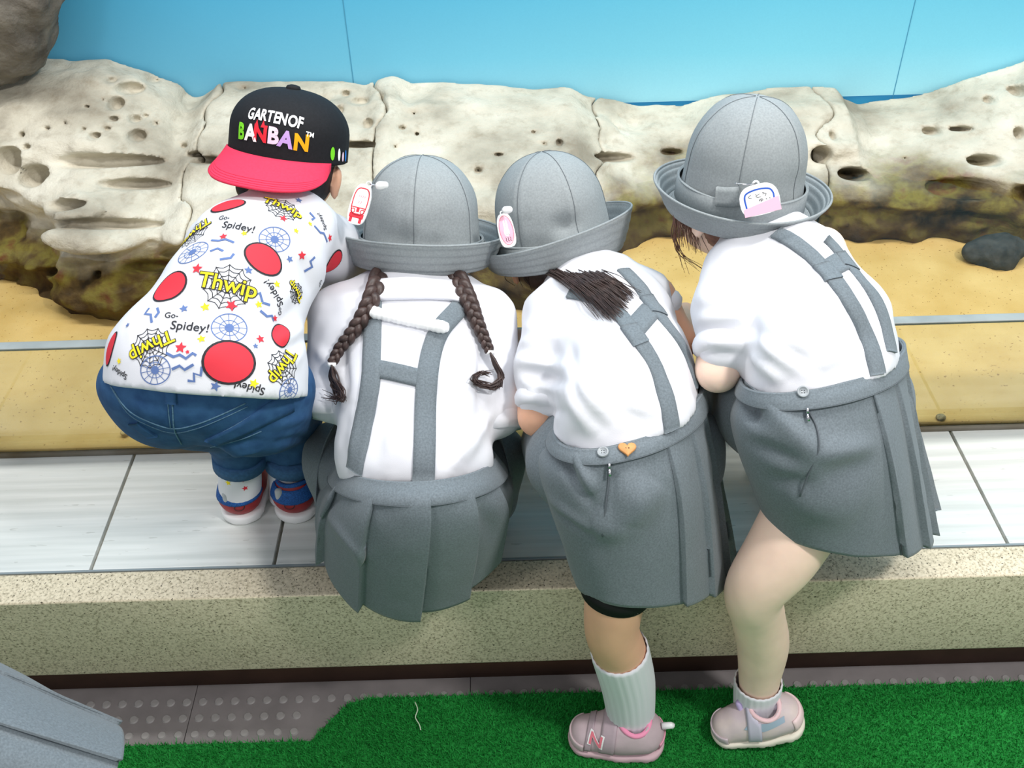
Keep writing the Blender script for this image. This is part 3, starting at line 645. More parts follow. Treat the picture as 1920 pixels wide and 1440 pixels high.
def skirt(par, stations, edges, am, folds=(), rev=False, nt=88, band=.16, th=.0022):
    ts = pleat_thetas(edges); V = loft(stations, ts, nt, pleat_amp(edges, am, rev)); F = np.array(grid_faces(nt, len(ts), True))
    Nn = normals(V, F); ctr = V.reshape(nt, len(ts), 3).mean(1).repeat(len(ts), 0)
    if np.mean(np.sum(Nn * (V - ctr), 1)) < 0: Nn = -Nn; F = F[:, ::-1]
    V = V + (Nn * pxfold(V, F, folds)[:, None] if len(folds) else 0) + Nn * (.0022 * vnoise(V, .035, 2.0))[:, None]
    me = pyd(V, F); o = obj('skirt', me, GREY, par, label='grey pleated wool skirt')
    md = o.modifiers.new('thickness', 'SOLIDIFY'); md.thickness = th; md.offset = -1
    # waistband: the first rings, lifted clear of the pleats
    kb = max(3, int(nt * band)); G = V.reshape(nt, len(ts), 3)[:kb]; st0 = loft(stations, ts, nt, None).reshape(nt, len(ts), 3)[:kb]
    cc = st0.mean(1, keepdims=True); ot = st0 - cc; ot /= np.linalg.norm(ot, axis=2, keepdims=True); o1 = st0 + ot * .0055; i1 = st0 + ot * .001
    Vb = np.concatenate([o1, i1[::-1]]).reshape(-1, 3); nn = len(ts); Fb = grid_faces(2 * kb, nn, True); Fb += [((2 * kb - 1) * nn + j, (2 * kb - 1) * nn + (j + 1) % nn, (j + 1) % nn, j) for j in range(nn)]
    bme = pyd(Vb, np.array(Fb)[:, ::-1]); obj('waistband', bme, GREY, o)
    e2 = o1[-1]; obj('waist_seam', tube(np.vstack([e2, e2[:1]]), .0005, 5), STITCH, o)
    return o, bvh(me), bvh(bme)
def hat(par, px, py, Y, roll, tau, rc=.093, rim=.13, H=.147, up=.036, side=0.0, dents=(), seams=0.0, brimdrop=.01, bandz=.026):
    C = W(px, py, Y); A, x, n = frame(roll, tau, px, py)
    cr = []
    for s in np.linspace(0, 1, 26):
        if s < .42: cr.append((rc * (1 - .035 * (s / .42) ** 2), H * .42 * s / .42 * 1.0))
        else:
            a = (s - .42) / .58 * math.pi / 2; cr.append((rc * .965 * max(math.cos(a), .012) ** .86, H * (.42 + .58 * math.sin(a) ** 1.05)))
    def mod(th, r, z, k):
        d = 0
        for j in range(6):
            dd = math.atan2(math.sin(th - seams - j * math.pi / 3), math.cos(th - seams - j * math.pi / 3)) * r
            d -= .0013 * math.exp(-(dd / .0022) ** 2); d += .0007 * math.exp(-((dd - .006) / .004) ** 2) + .0007 * math.exp(-((dd + .006) / .004) ** 2)
        for (t0, z0, w_, dp) in dents:
            dd = math.atan2(math.sin(th - t0), math.cos(th - t0)) * rc; d -= dp * math.exp(-(dd / w_) ** 2 - ((z - z0) / (w_ * .7)) ** 2)
        d -= .0035 * abs(math.sin(3 * (th - seams))) ** .7 * (1 if z > H * .2 else z / (H * .2)) * min(1, r / .03)
        d += .0022 * float(vnoise(np.array([[math.cos(th) * r, math.sin(th) * r, z]]), .03, px * .01)[0])
        return d, 0
    seg = 144
    V, F = lathe(C, A, x, n, cr, seg, mod); V.append(C + A * (H * 1.0)); F += [((len(cr) - 1) * seg + j, (len(cr) - 1) * seg + (j + 1) % seg, len(V) - 1)[::-1] for j in range(seg)]
    o = obj('hat', pyd(V, F), HATG, par, label='grey cloth hat with an upturned brim'); md = o.modifiers.new('thickness', 'SOLIDIFY'); md.thickness = .0018; md.offset = -1
    G = np.array(V[:-1]).reshape(len(cr), seg, 3)
    for j in range(6):
        jj = int(round((seams + j * math.pi / 3) / (2 * math.pi) * seg)) % seg; nn = nrm(G[12, jj] - C); obj('seam', tube([p_ + nn * .0008 for p_ in G[1:, jj]], .00038, 5), mat('hat_seam', (112, 118, 122), .9), o)
    # brim: comes down off the crown, out, and turns up; stitched rows are small ridges
    bp = []; key = smoothpath([(rc - .002, .006), (rc + .008, -brimdrop * .7), (rc + (rim - rc) * .42, -brimdrop * .8), (rc + (rim - rc) * .74, up * .38), (rim, up)], 44)
    for i, (r, z) in enumerate(key): bp.append((r, z + .0011 * math.sin(i / 43 * 2 * math.pi * 8)))
    def bmod(th, r, z, k):
        q = k / 43; return .004 * q * math.sin(3 * th + px) * .5, side * q * q * math.cos(th) + .002 * q * math.sin(2 * th + px)
    V, F = lathe(C, A, x, n, bp, 120, bmod)
    b_ = obj('brim', pyd(V, F), HATG, o); md = b_.modifiers.new('thickness', 'SOLIDIFY'); md.thickness = .0028; md.offset = 0
    e = np.array(V[-120:]); obj('brim_edge', tube(np.vstack([e, e[:1]]), .0019, 6), HATG, o)
    bz = [(rc + .0012, .002), (rc + .0032, .003), (rc + .0026, bandz), (rc + .0006, bandz + .0015), (rc - .001, bandz)]
    V, F = lathe(C, A, x, n, bz, 120, lambda th, r, z, k: (.0006 * math.sin(7 * th), 0)); obj('hat_band', pyd(V, F), HATG, o)
    e = np.array([C + (x * math.cos(a) + n * math.sin(a)) * (rc + .002) + A * bandz for a in np.linspace(0, 2 * math.pi, 97)]); obj('band_piping', tube(e, .0012, 6), HATG, o)
    bv = bvh(o.data)
    return o, C, A, x, n, bv
def blob2d(pts, n=40):
    p = np.asarray(pts, float); V = np.vstack([p.mean(0)[None], p]); return V, [(0, i + 1, (i + 1) % len(p) + 1) for i in range(len(p))]
def name_tag(ho, px, py, Y, ang, w_px, h_px, turn, line_m, deco):
    """plastic name tag hanging from a safety pin"""
    c = W(px, py, Y); k = ppm(c); w_, h_ = w_px / k / 2, h_px / k / 2; B = -nrm(ray(px, py)); a = math.radians(ang)
    u = math.cos(a) * RT + math.sin(a) * UP; v = -math.sin(a) * RT + math.cos(a) * UP; u = nrm(u + B * turn); n_ = nrm(np.cross(u, v)); v = np.cross(n_, u)
    out = []
    for i in range(40):
        t = 2 * math.pi * i / 40; cx, cy = math.cos(t), math.sin(t); out.append((w_ * math.copysign(abs(cx) ** .55, cx) * (1 - .18 * max(0, cy)), h_ * math.copysign(abs(cy) ** .6, cy)))
    V2, F2 = blob2d(out); m2 = len(V2); P = lambda x_, y_, z_=0: c + u * x_ + v * y_ + n_ * z_
    V = [P(a_, b_, .0012) for a_, b_ in V2] + [P(a_, b_, -.0012) for a_, b_ in V2]
    F = F2 + [tuple(i + m2 for i in f[::-1]) for f in F2] + [(1 + i, 1 + i + m2, 1 + (i + 1) % 40 + m2, 1 + (i + 1) % 40) for i in range(40)]
    t_ = obj('name_tag', pyd(V, F), PLW, ho, label='white plastic name tag', smooth=False)
    parts = {}
    for (mm, VF) in deco(w_, h_): parts.setdefault(mm, []).append(VF)
    Vs = []; Fs = []; mi = []; ml = list(parts)
    for z, mm in enumerate(ml):
        v2, f2 = join2d(parts[mm]); o_ = len(Vs); Vs += [P(a_, b_, .0014 + .00012 * z) for a_, b_ in v2]; Fs += [tuple(i + o_ for i in f) for f in f2]; mi += [z] * len(f2)
    me = pyd(Vs, Fs); pr = obj('tag_print', me, ml, ho, smooth=False)
    for p_, i in zip(me.polygons, mi): p_.material_index = i
    return c, P, w_, h_
def stroke(pts, wd=.0007): return line2d(smoothpath(pts, 8), wd)
def button(par, bv, px, py, r, m, heart=False):
    hs_ = [q_ for q_ in (hit(bv, px, py + d_) for d_ in range(0, 34, 3)) if q_ is not None]
    if not hs_: return
    dm = min(np.linalg.norm(q_[0] - CAM) for q_ in hs_); near = [q_ for q_ in hs_ if np.linalg.norm(q_[0] - CAM) < dm + .035]; h_ = near[min(3, len(near) - 1)] if near[0] is not hs_[0] else hs_[0]
    c, n_ = h_; u = nrm(RT - np.dot(RT, n_) * n_); v = np.cross(n_, u); V = []; F = []
    out = []
    for i in range(28):
        t = 2 * math.pi * i / 28
        if heart: out.append((r * .0625 * 16 * math.sin(t) ** 3, r * .0625 * (13 * math.cos(t) - 5 * math.cos(2 * t) - 2 * math.cos(3 * t) - math.cos(4 * t))))
        else: out.append((r * math.cos(t), r * math.sin(t)))
    rings = [(1, 0), (1, .0022), (.9, .003), (.72, .0026), (.66, .0018), (.02, .0018)] if not heart else [(1, 0), (1, .002), (.86, .003), (.02, .003)]
    for s, z in rings: V += [c + u * a * s + v * b_ * s + n_ * (z + .001) for a, b_ in out]
    o = obj('button', pyd(V, grid_faces(len(rings), 28, True)), m, par)
    hv = []
    for dx, dy in ((.2, .2), (-.2, .2), (.2, -.2), (-.2, -.2)) if not heart else ((.15, 0), (-.15, 0)):
        q = c + u * dx * r + v * dy * r + n_ * (.0029 if not heart else .004); hv.append(([q + (u * math.cos(a) + v * math.sin(a)) * r * .1 for a in np.linspace(0, 2 * math.pi, 9)[:-1]], [tuple(range(8))]))
    Vh, Fh = join(hv); bm_ = pyd(Vh, Fh); bm_.materials.append(INK)
    # thread holes go into the same button mesh
    b = bmesh.new(); b.from_mesh(o.data); n0 = len(b.faces); b.from_mesh(bm_); b.faces.ensure_lookup_table()
    for f in b.faces[n0:]: f.material_index = 1
    b.to_mesh(o.data); b.free(); o.data.materials.append(INK)
    return o
def shoe(par, heel, toe, up, ln, upper, sole, parts, wd=1.0, label=None, op=.036):
    d = nrm(np.asarray(toe) - np.asarray(heel)); up = nrm(np.asarray(up, float) - np.dot(up, d) * d); s_ = np.cross(up, d); k = ln / .16
    T = lambda V: np.asarray(heel) + (np.asarray(V)[:, :1] * d + np.asarray(V)[:, 1:2] * s_ * wd + np.asarray(V)[:, 2:] * up) * k
    pr = [cone((.030, 0, .040), (.07, 0, .040), .031, .031), cone((.07, 0, .034), (.126, 0, .027), .032, .027), (cone((op - .006, 0, .045), (op - .002, 0, .066), .030, .026), .015), (cone((op + .014, 0, .05), (op + .042, 0, .044), .022, .02), .02)]
    V, Q = solid(pr, .004, .012, cuts=[((0, 0, .010), (0, 0, -1))], sub=[cone((op, 0, .062), (op, 0, .1), .021, .024)], ks=.005)
    o = obj('shoe', pyd(T(V), Q), upper, par, label=label); o['_l'] = len(LOC); LOC[len(LOC)] = bvh(pyd(V, Q))
    V, Q = solid([cone((.030, 0, .010), (.07, 0, .010), .0335, .0325), cone((.07, 0, .010), (.126, 0, .012), .0335, .0300)], .003, .01, cuts=[((0, 0, .0), (0, 0, -1)), ((0, 0, .018), (0, 0, 1))])
    tr_ = (np.sin(V[:, 0] * 2 * math.pi / .016) > .55) & (V[:, 2] < .007); V[tr_, 1] *= .965
    obj('sole', pyd(T(V), Q), sole, o)
    a = np.linspace(0, 2 * math.pi, 33); ring = np.stack([op - .0005 + .0245 * np.cos(a), .0235 * np.sin(a), .071 + .006 * np.cos(a) * np.sign(np.cos(a)) * .6 + .002 * np.sin(2 * a)], 1)
    if 'collar' in parts: obj('collar', tube(T(ring), .0042 * k, 8, closed=False), parts['collar'], o)
    return o, T
def patch(o, T, grid, m, name, off=.0012, th=.0022):
    """a panel of material lying on a shoe: grid of local (origin, direction) rays onto the upper"""
    lb = o['_l']; V = []; nr, nc = len(grid), len(grid[0])
    for row in grid:
        for a, d in row:
            h_ = LOC[lb].ray_cast(Vector(a), Vector(d).normalized()); p = np.array(h_[0]) if h_[0] is not None else np.asarray(a) + nrm(d) * .03; V.append(p - nrm(d) * off)
    s = obj(name, pyd(T(np.array(V)), grid_faces(nr, nc)), m, o); md = s.modifiers.new('thickness', 'SOLIDIFY'); md.thickness = th; md.offset = 0; return s
def strap_over(o, T, x0, wd_, m, name='strap', lift=.0012, a0=8, a1=172):
    g = []
    for i in range(25):
        a = math.radians(a0 + (a1 - a0) * i / 24); g.append([((x_ + .05 * math.cos(a) * .12, .09 * math.cos(a), .022 + .09 * math.sin(a)), (0, -math.cos(a), -math.sin(a))) for x_ in np.linspace(x0 - wd_ / 2, x0 + wd_ / 2, 6)])
    return patch(o, T, g, m, name, lift)
def heel_wrap(o, T, m, name='heel_counter', h0=.02, h1=.05, span=75):
    g = [[((.034 - .08 * math.cos(b), .08 * math.sin(b), z), (math.cos(b), -math.sin(b), 0)) for b in np.radians(np.linspace(-span, span, 15))] for z in np.linspace(h0, h1, 8)]
    return patch(o, T, g, m, name)
def toe_wrap(o, T, m, name='toe_cap', h0=.018, h1=.036, span=60):
    g = [[((.115 + .08 * math.cos(b), .08 * math.sin(b), z), (-math.cos(b), -math.sin(b), 0)) for b in np.radians(np.linspace(-span, span, 15))] for z in np.linspace(h0, h1, 7)]
    return patch(o, T, g, m, name)
LOC = {}
def sock(par, pts, m=None, ribs=True):
    P = np.array([W(*p[:3]) for p in pts]); R_ = np.array([rpx(W(*p[:3]), p[3]) for p in pts]); n_ = 40
    path = smoothpath(P, n_); rr = smoothpath(R_[:, None], n_)[:, 0]; seg = 96; T = np.gradient(path, axis=0); a = None; V = []
    for i in range(n_):
        t = nrm(T[i]); a = nrm(np.cross(t, (0, 1, 0))) if a is None else nrm(a - np.dot(a, t) * t); b_ = np.cross(t, a)
        for j in range(seg): th = 2 * math.pi * j / seg; r = rr[i] + .0021 + (.0005 * math.cos(24 * th) if ribs else 0) - (.001 if i == 0 else 0); V.append(path[i] + r * (a * math.cos(th) + b_ * math.sin(th)))
    o = obj('sock', pyd(V, grid_faces(n_, seg, True)), m or WHITE, par, label='white sock'); md = o.modifiers.new('thickness', 'SOLIDIFY'); md.thickness = .002; md.offset = 1; return o
def braid(path, r0, r1, turns):
    n_ = 150; p = smoothpath(path, n_); T = np.gradient(p, axis=0); parts = []
    for s in range(3):
        q = []; 
        for i in range(n_):
            t = nrm(T[i]); side = nrm(np.cross(t, -nrm(p[i] - CAM))); dep = np.cross(side, t); r = r0 + (r1 - r0) * i / (n_ - 1); ph = 2 * math.pi * (turns * i / n_ + s / 3)
            q.append(p[i] + side * r * .62 * math.sin(ph) + dep * r * .42 * math.sin(2 * ph))
        parts.append(tube_vf(q, np.linspace(r0 * .62, r1 * .62, n_), 10))
    return join(parts)
def strands(curves, r, n=14, seg=5):
    parts = []
    for c in curves: parts.append(tube_vf(smoothpath(c, n), np.linspace(r, r * .25, n), seg))
    return join(parts)
def person(label):
    e = empty('person'); return tag(e, label, 'person', 'children leaning over the pool')
# ================================================================== GIRL WITH BRAIDS
def girl_braids():
    P = person('child with two long dark braids squatting on the ledge in a grey bucket hat')
    lat = RT; sp = [(780, 935, 1.01, 130, .085), (779, 860, 1.03, 140, .082), (776, 740, 1.11, 138, .085), (776, 640, 1.19, 142, .085), (776, 575, 1.245, 120, .075)]
    neck = W(775, 540, 1.265); hp, hy, hY = 790, 474, 1.33
    ho, C, A, x, n, hb = hat(P, hp, hy, hY, 1, 12, .093, .131, .148, .036, dents=[(1.85, .032, .032, .009), (1.35, .03, .02, .004)], seams=1.72)
    fw = -n; hc = C - A * .002 + fw * .014
    hpz, hsub, q = head_prims(hc, A, fw, .95)
    Ls, Le, Lw = W(640, 600, 1.215), W(622, 745, 1.12), W(655, 640, 1.36); Rs, Re, Rw = W(908, 600, 1.215), W(930, 770, 1.11), W(905, 640, 1.36)
    Lw[2] = GT + .05; Rw[2] = GT + .05
    hips = [W(725, 940, 1.05), W(838, 940, 1.05)]; knees = [W(642, 862, 1.17), W(912, 858, 1.17)]; ank = [knees[0] * [1, 0, 0] + np.array([.06, 1.13, L + .06]), knees[1] * [1, 0, 0] + np.array([-.06, 1.13, L + .06])]
    pr = hpz + spine_prims(sp, lat, .84) + [cone(neck - A * .02, hc - A * .03, .042, .040)]
    for s_, e_, w_ in ((Ls, Le, Lw), (Rs, Re, Rw)): pr += [cone(s_, e_, .034, .029), cone(e_, w_, .028, .019)] + hand_prims(w_, np.array([0, .9, -.45]), np.array([0, .4, 1.]))
    for h_, k_, a_ in zip(hips, knees, ank): pr += [cone(h_, k_, .056, .042), cone(k_, a_, .042, .026), cone(a_ - [0, 0, .03], a_ + [0, .09, -.038], .024, .018)]
    V, Q = solid(pr, .0055, .018, hsub); b = obj('body', pyd(V, Q), SKIN, P); eyes(q, 1, b)
    for a_ in ank:
        hh = np.array([a_[0], a_[1] - .035, L + .0005]); shoe(P, hh, hh + [0, .15, 0], (0, 0, 1), .15, mat('white_canvas', (226, 226, 228), .8), PLW, {}, label='white shoe')
    # shirt
    sl = [cone(Ls, Le, .050, .040), cone(Rs, Re, .050, .041), cone(Ls + [.02, 0, 0], W(690, 570, 1.24), .05, .04), cone(Rs - [.02, 0, 0], W(860, 570, 1.24), .05, .04)]
    fs = [((655, 860), (672, 760), .010, .005), ((885, 800), (820, 700), .013, .005), ((870, 870), (925, 770), .010, .006), ((725, 880), (745, 760), .010, .003), ((845, 880), (895, 800), .009, .006), ((828, 860), (880, 790), .008, -.004), ((640, 640), (652, 750), .010, -.007), ((905, 650), (900, 770), .010, -.007), ((595, 655), (630, 690), .009, .005), ((598, 700), (635, 725), .008, -.004), ((940, 650), (925, 740), .010, .005), ((730, 660), (760, 640), .014, .003)]
    st = [(W(642, 862, 1.09), W(922, 850, 1.09), W(783, 902, .925), (1, 0)), (W(622, 890, 1.09), W(945, 880, 1.09), W(782, 950, .895), (.9, .02))]
    V, Q = solid(spine_prims(sp, lat) + sl, .005, .022, cuts=[waist_cut(st, .012)], pf=fs, disp=lambda v: .009 * vnoise(v * np.array([1, 1, .5]), .05, 3.1) + .0025 * vnoise(v, .02, 1.0))
    me = pyd(V, Q); sh = obj('shirt', me, WHITE, P, label='white short sleeved shirt'); sb = bvh(me)
    cuff = lambda s_, e_, r: obj('cuff', tube([e_ + (e_ - s_) / np.linalg.norm(e_ - s_) * d_ for d_ in (-.004, .006, .018, .030)], [r, r + .002, r + .001, r - .003], 24), WHITE, sh)
    cuff(Ls, Le, .040); cuff(Rs, Re, .041)
    # collar lies on the back of the neck and shirt
    obj('collar', ribbon(sb, [(690, 548), (740, 545), (790, 546), (840, 550), (880, 556)], (.040, .040), .006, .002, wseg=6), WHITE, sh)
    obj('collar_stand', tube([neck - A * .012, neck + A * .008, neck + A * .03], [.056, .050, .046], 32), WHITE, sh)
    # skirt
    st = [(W(642, 862, 1.09), W(922, 850, 1.09), W(783, 902, .925), (1, 0)), (W(622, 890, 1.09), W(945, 880, 1.09), W(782, 950, .895), (.9, .02)), (W(600, 925, 1.09), W(962, 905, 1.09), W(775, 1030, .89), (.8, .06)), (W(592, 950, 1.08), W(958, 935, 1.08), W(762, 1152, .93), (.7, .12))]
    so, skb, wb = skirt(P, st, [32, 55, 82, 116, 150], .085, [((610, 960), (690, 1060), .012, .006), ((900, 950), (930, 1010), .014, -.006), ((640, 925), (600, 960), .01, -.005)], rev=True, band=.33)
    pr = [cone(hips[0] + [0, 0, .01], knees[0] + [0, .0, .0], .072, .058), cone(hips[1] + [0, 0, .01], knees[1], .072, .058), cone(knees[0], knees[0] + [.0, -.02, -.07], .057, .050), cone(knees[1], knees[1] + [.0, -.02, -.07], .057, .050)]
    V, Q = solid(pr, .006, .03, disp=lambda v: .006 * vnoise(v, .04, 6.0)); obj('skirt_front', pyd(V, Q), GREY, so)
    # straps
    obj('strap', ribbon(sb, [(700, 560), (698, 620), (697, 690), (692, 740), (681, 800), (669, 866), (665, 884)], (.027, .030), .0015, .002), GREY, so)
    obj('strap', ribbon(sb, [(872, 566), (850, 590), (822, 622), (804, 680), (798, 747), (796, 830), (794, 903)], (.027, .030), .0015, .002), GREY, so)
    obj('cross_strap', ribbon(sb, [(700, 690), (740, 698), (790, 710)], (.025, .025), .001, .002, n=12), GREY, so)
    # white elastic clip between the straps
    V, Q = solid([cone(hit(sb, 703, 586)[0] - FW * .007, hit(sb, 710, 588)[0] - FW * .007, .009, .008), cone(hit(sb, 822, 612)[0] - FW * .007, hit(sb, 832, 614)[0] - FW * .007, .009, .009)] + [cone(hit(sb, a, b_)[0] - FW * .005, hit(sb, a + 20, b_ + 4.5)[0] - FW * .005, .0075, .0075) for a, b_ in ((708, 588), (728, 592), (748, 597), (768, 601), (788, 605), (804, 609))], .0025, .004, disp=lambda v: .0015 * np.sin(((v - W(700, 585, 1.2)) @ RT) * 900) * .3)
    obj('elastic_clip', pyd(V, Q), mat('white_ribbon', (250, 250, 250), .5), so, label='white gathered ribbon joining the straps')
    # hair under the hat, braids
    hair = solid([ell(hc - fw * .006 + A * .0, (.076, .080, .078), np.stack([np.cross(A, fw), fw, A])), cone(W(735, 508, 1.285), W(716, 524, 1.27), .02, .015), cone(W(820, 508, 1.285), W(850, 520, 1.27), .02, .015)], .005, .012, cuts=[(hc + fw * .035, fw), (hc - A * .075, -A)])
    hr = obj('hair', pyd(*hair), HAIR, P)
    on = lambda px, py, d=.012: (lambda h_: (h_[0] - nrm(ray(px, py)) * d) if h_ is not None else W(px, py, 1.2))(hit(sb, px, py))
    for pts, tie, tuft in (([(714, 512), (702, 547), (684, 587), (661, 623), (638, 652), (623, 680)], (622, 684), [(622, 684), (625, 712), (641, 736)]), ([(852, 512), (869, 543), (883, 573), (894, 602), (907, 633), (918, 658)], (919, 661), [(919, 661), (931, 685), (938, 715)])):
        path = [W(pts[0][0], pts[0][1], 1.25)] + [on(*p) for p in pts[1:]]; obj('braid', pyd(*braid(path, .0130, .0062, 3.6)), HAIR, hr)
        t = on(*tie); obj('hair_tie', tube([t + UP * .003, t - UP * .003], [.0062, .0062], 14), PLW, hr)
        cs = []
        for i in range(46):
            j = lambda s=4: rnd.gauss(0, s)
            if tuft[0][0] < 700: q_ = [tuft[0], (625 + j(3), 705 + j(2)), (634 + j(5), 728 + j(4)), (636 + j(7), 745 + j(5)), (616 + j(6), 743 + j(5))] if i % 2 else [tuft[0], (624 + j(3), 708), (638 + j(5), 730 + j(4)), (642 + j(5), 748 + j(4))]
            else: q_ = [tuft[0], (931 + j(2), 685), (939 + j(3), 706 + j(3)), (925 + j(4), 724 + j(3)), (900 + j(4), 723 + j(3)), (889 + j(3), 712 + j(3)), (900 + j(3), 699 + j(2)), (916 + j(4), 699 + j(3))] if i % 3 else [tuft[0], (930 + j(3), 685), (940 + j(3), 706), (934 + j(5), 727 + j(3))]
            dd = abs(rnd.gauss(0, .004)); cs.append([on(a, b_, .010 + dd) for a, b_ in q_])
        obj('hair_tuft', pyd(*strands(cs, .0015)), HAIR, hr)
    # elastic loop at the hat's back, tag with a bus picture
    l1 = W(770, 505, 1.24); l2 = W(780, 505, 1.24); obj('chin_loop', tube(smoothpath([l1, W(771, 519, 1.236), W(776, 526, 1.235), W(781, 519, 1.236), l2], 20), .0014, 6), PLW, ho)
    def bus(w_, h_):
        o = [(w_ * .78 * math.copysign(abs(math.cos(t)) ** .6, math.cos(t)), h_ * .12 + h_ * .66 * math.copysign(abs(math.sin(t)) ** .7, math.sin(t))) for t in np.linspace(0, 2 * math.pi, 33)[:-1]]
        d = [(REDP, line2d(o, .0016, True)), (REDP, line2d([(-w_ * .75, -h_ * .18), (w_ * .75, -h_ * .18)], .0014)), (REDP, line2d([(-w_ * .75, -h_ * .58), (w_ * .75, -h_ * .58)], h_ * .22)), (REDP, line2d([(-w_ * .5, -h_ * .66), (-w_ * .5, -h_ * .92)], w_ * .3)), (REDP, line2d([(w_ * .5, -h_ * .66), (w_ * .5, -h_ * .92)], w_ * .3)), (REDP, line2d([(-w_ * .15, -h_ * .3), (w_ * .15, -h_ * .3)], h_ * .2))]
        for sx in (-.5, .5): d.append((REDP, ring2d(w_ * .2, w_ * .2, .0013))); v, f = d.pop()[1]; d.append((REDP, (v + [sx * w_, -h_ * .36], f)))
        return d + [(PINK, stroke([(-w_ * .3 + i * w_ * .2, h_ * .45 - (i % 2) * .001), (-w_ * .22 + i * w_ * .2, h_ * .38), (-w_ * .28 + i * w_ * .2, h_ * .32)], .0006)) for i in range(4)] + [(PINK, stroke([(-w_ * .2 + i * w_ * .25, h_ * .16), (-w_ * .1 + i * w_ * .25, h_ * .1), (-w_ * .2 + i * w_ * .25, h_ * .02)], .0006)) for i in range(2)]
    c, T, w_, h_ = name_tag(ho, 675, 383, 1.245, -14, 40, 78, .35, REDP, bus)
    obj('tag_loop', tube([T(w_ * .3 + .004 * math.cos(a), h_ * 1.02 + .004 * math.sin(a)) for a in np.linspace(0, 2 * math.pi, 17)], .0011, 6), PLW, ho)
    obj('safety_pin', tube(smoothpath([T(w_ * .3, h_ * 1.04), W(696, 346, 1.245), W(712, 349, 1.245)], 12), .0009, 6), METAL, ho)
    V, Q = solid([cone(W(712, 348, 1.243), W(722, 347, 1.243), .0062, .0052)], .0015, .001); obj('pin_head', pyd(V, Q), PLW, ho)
girl_braids()
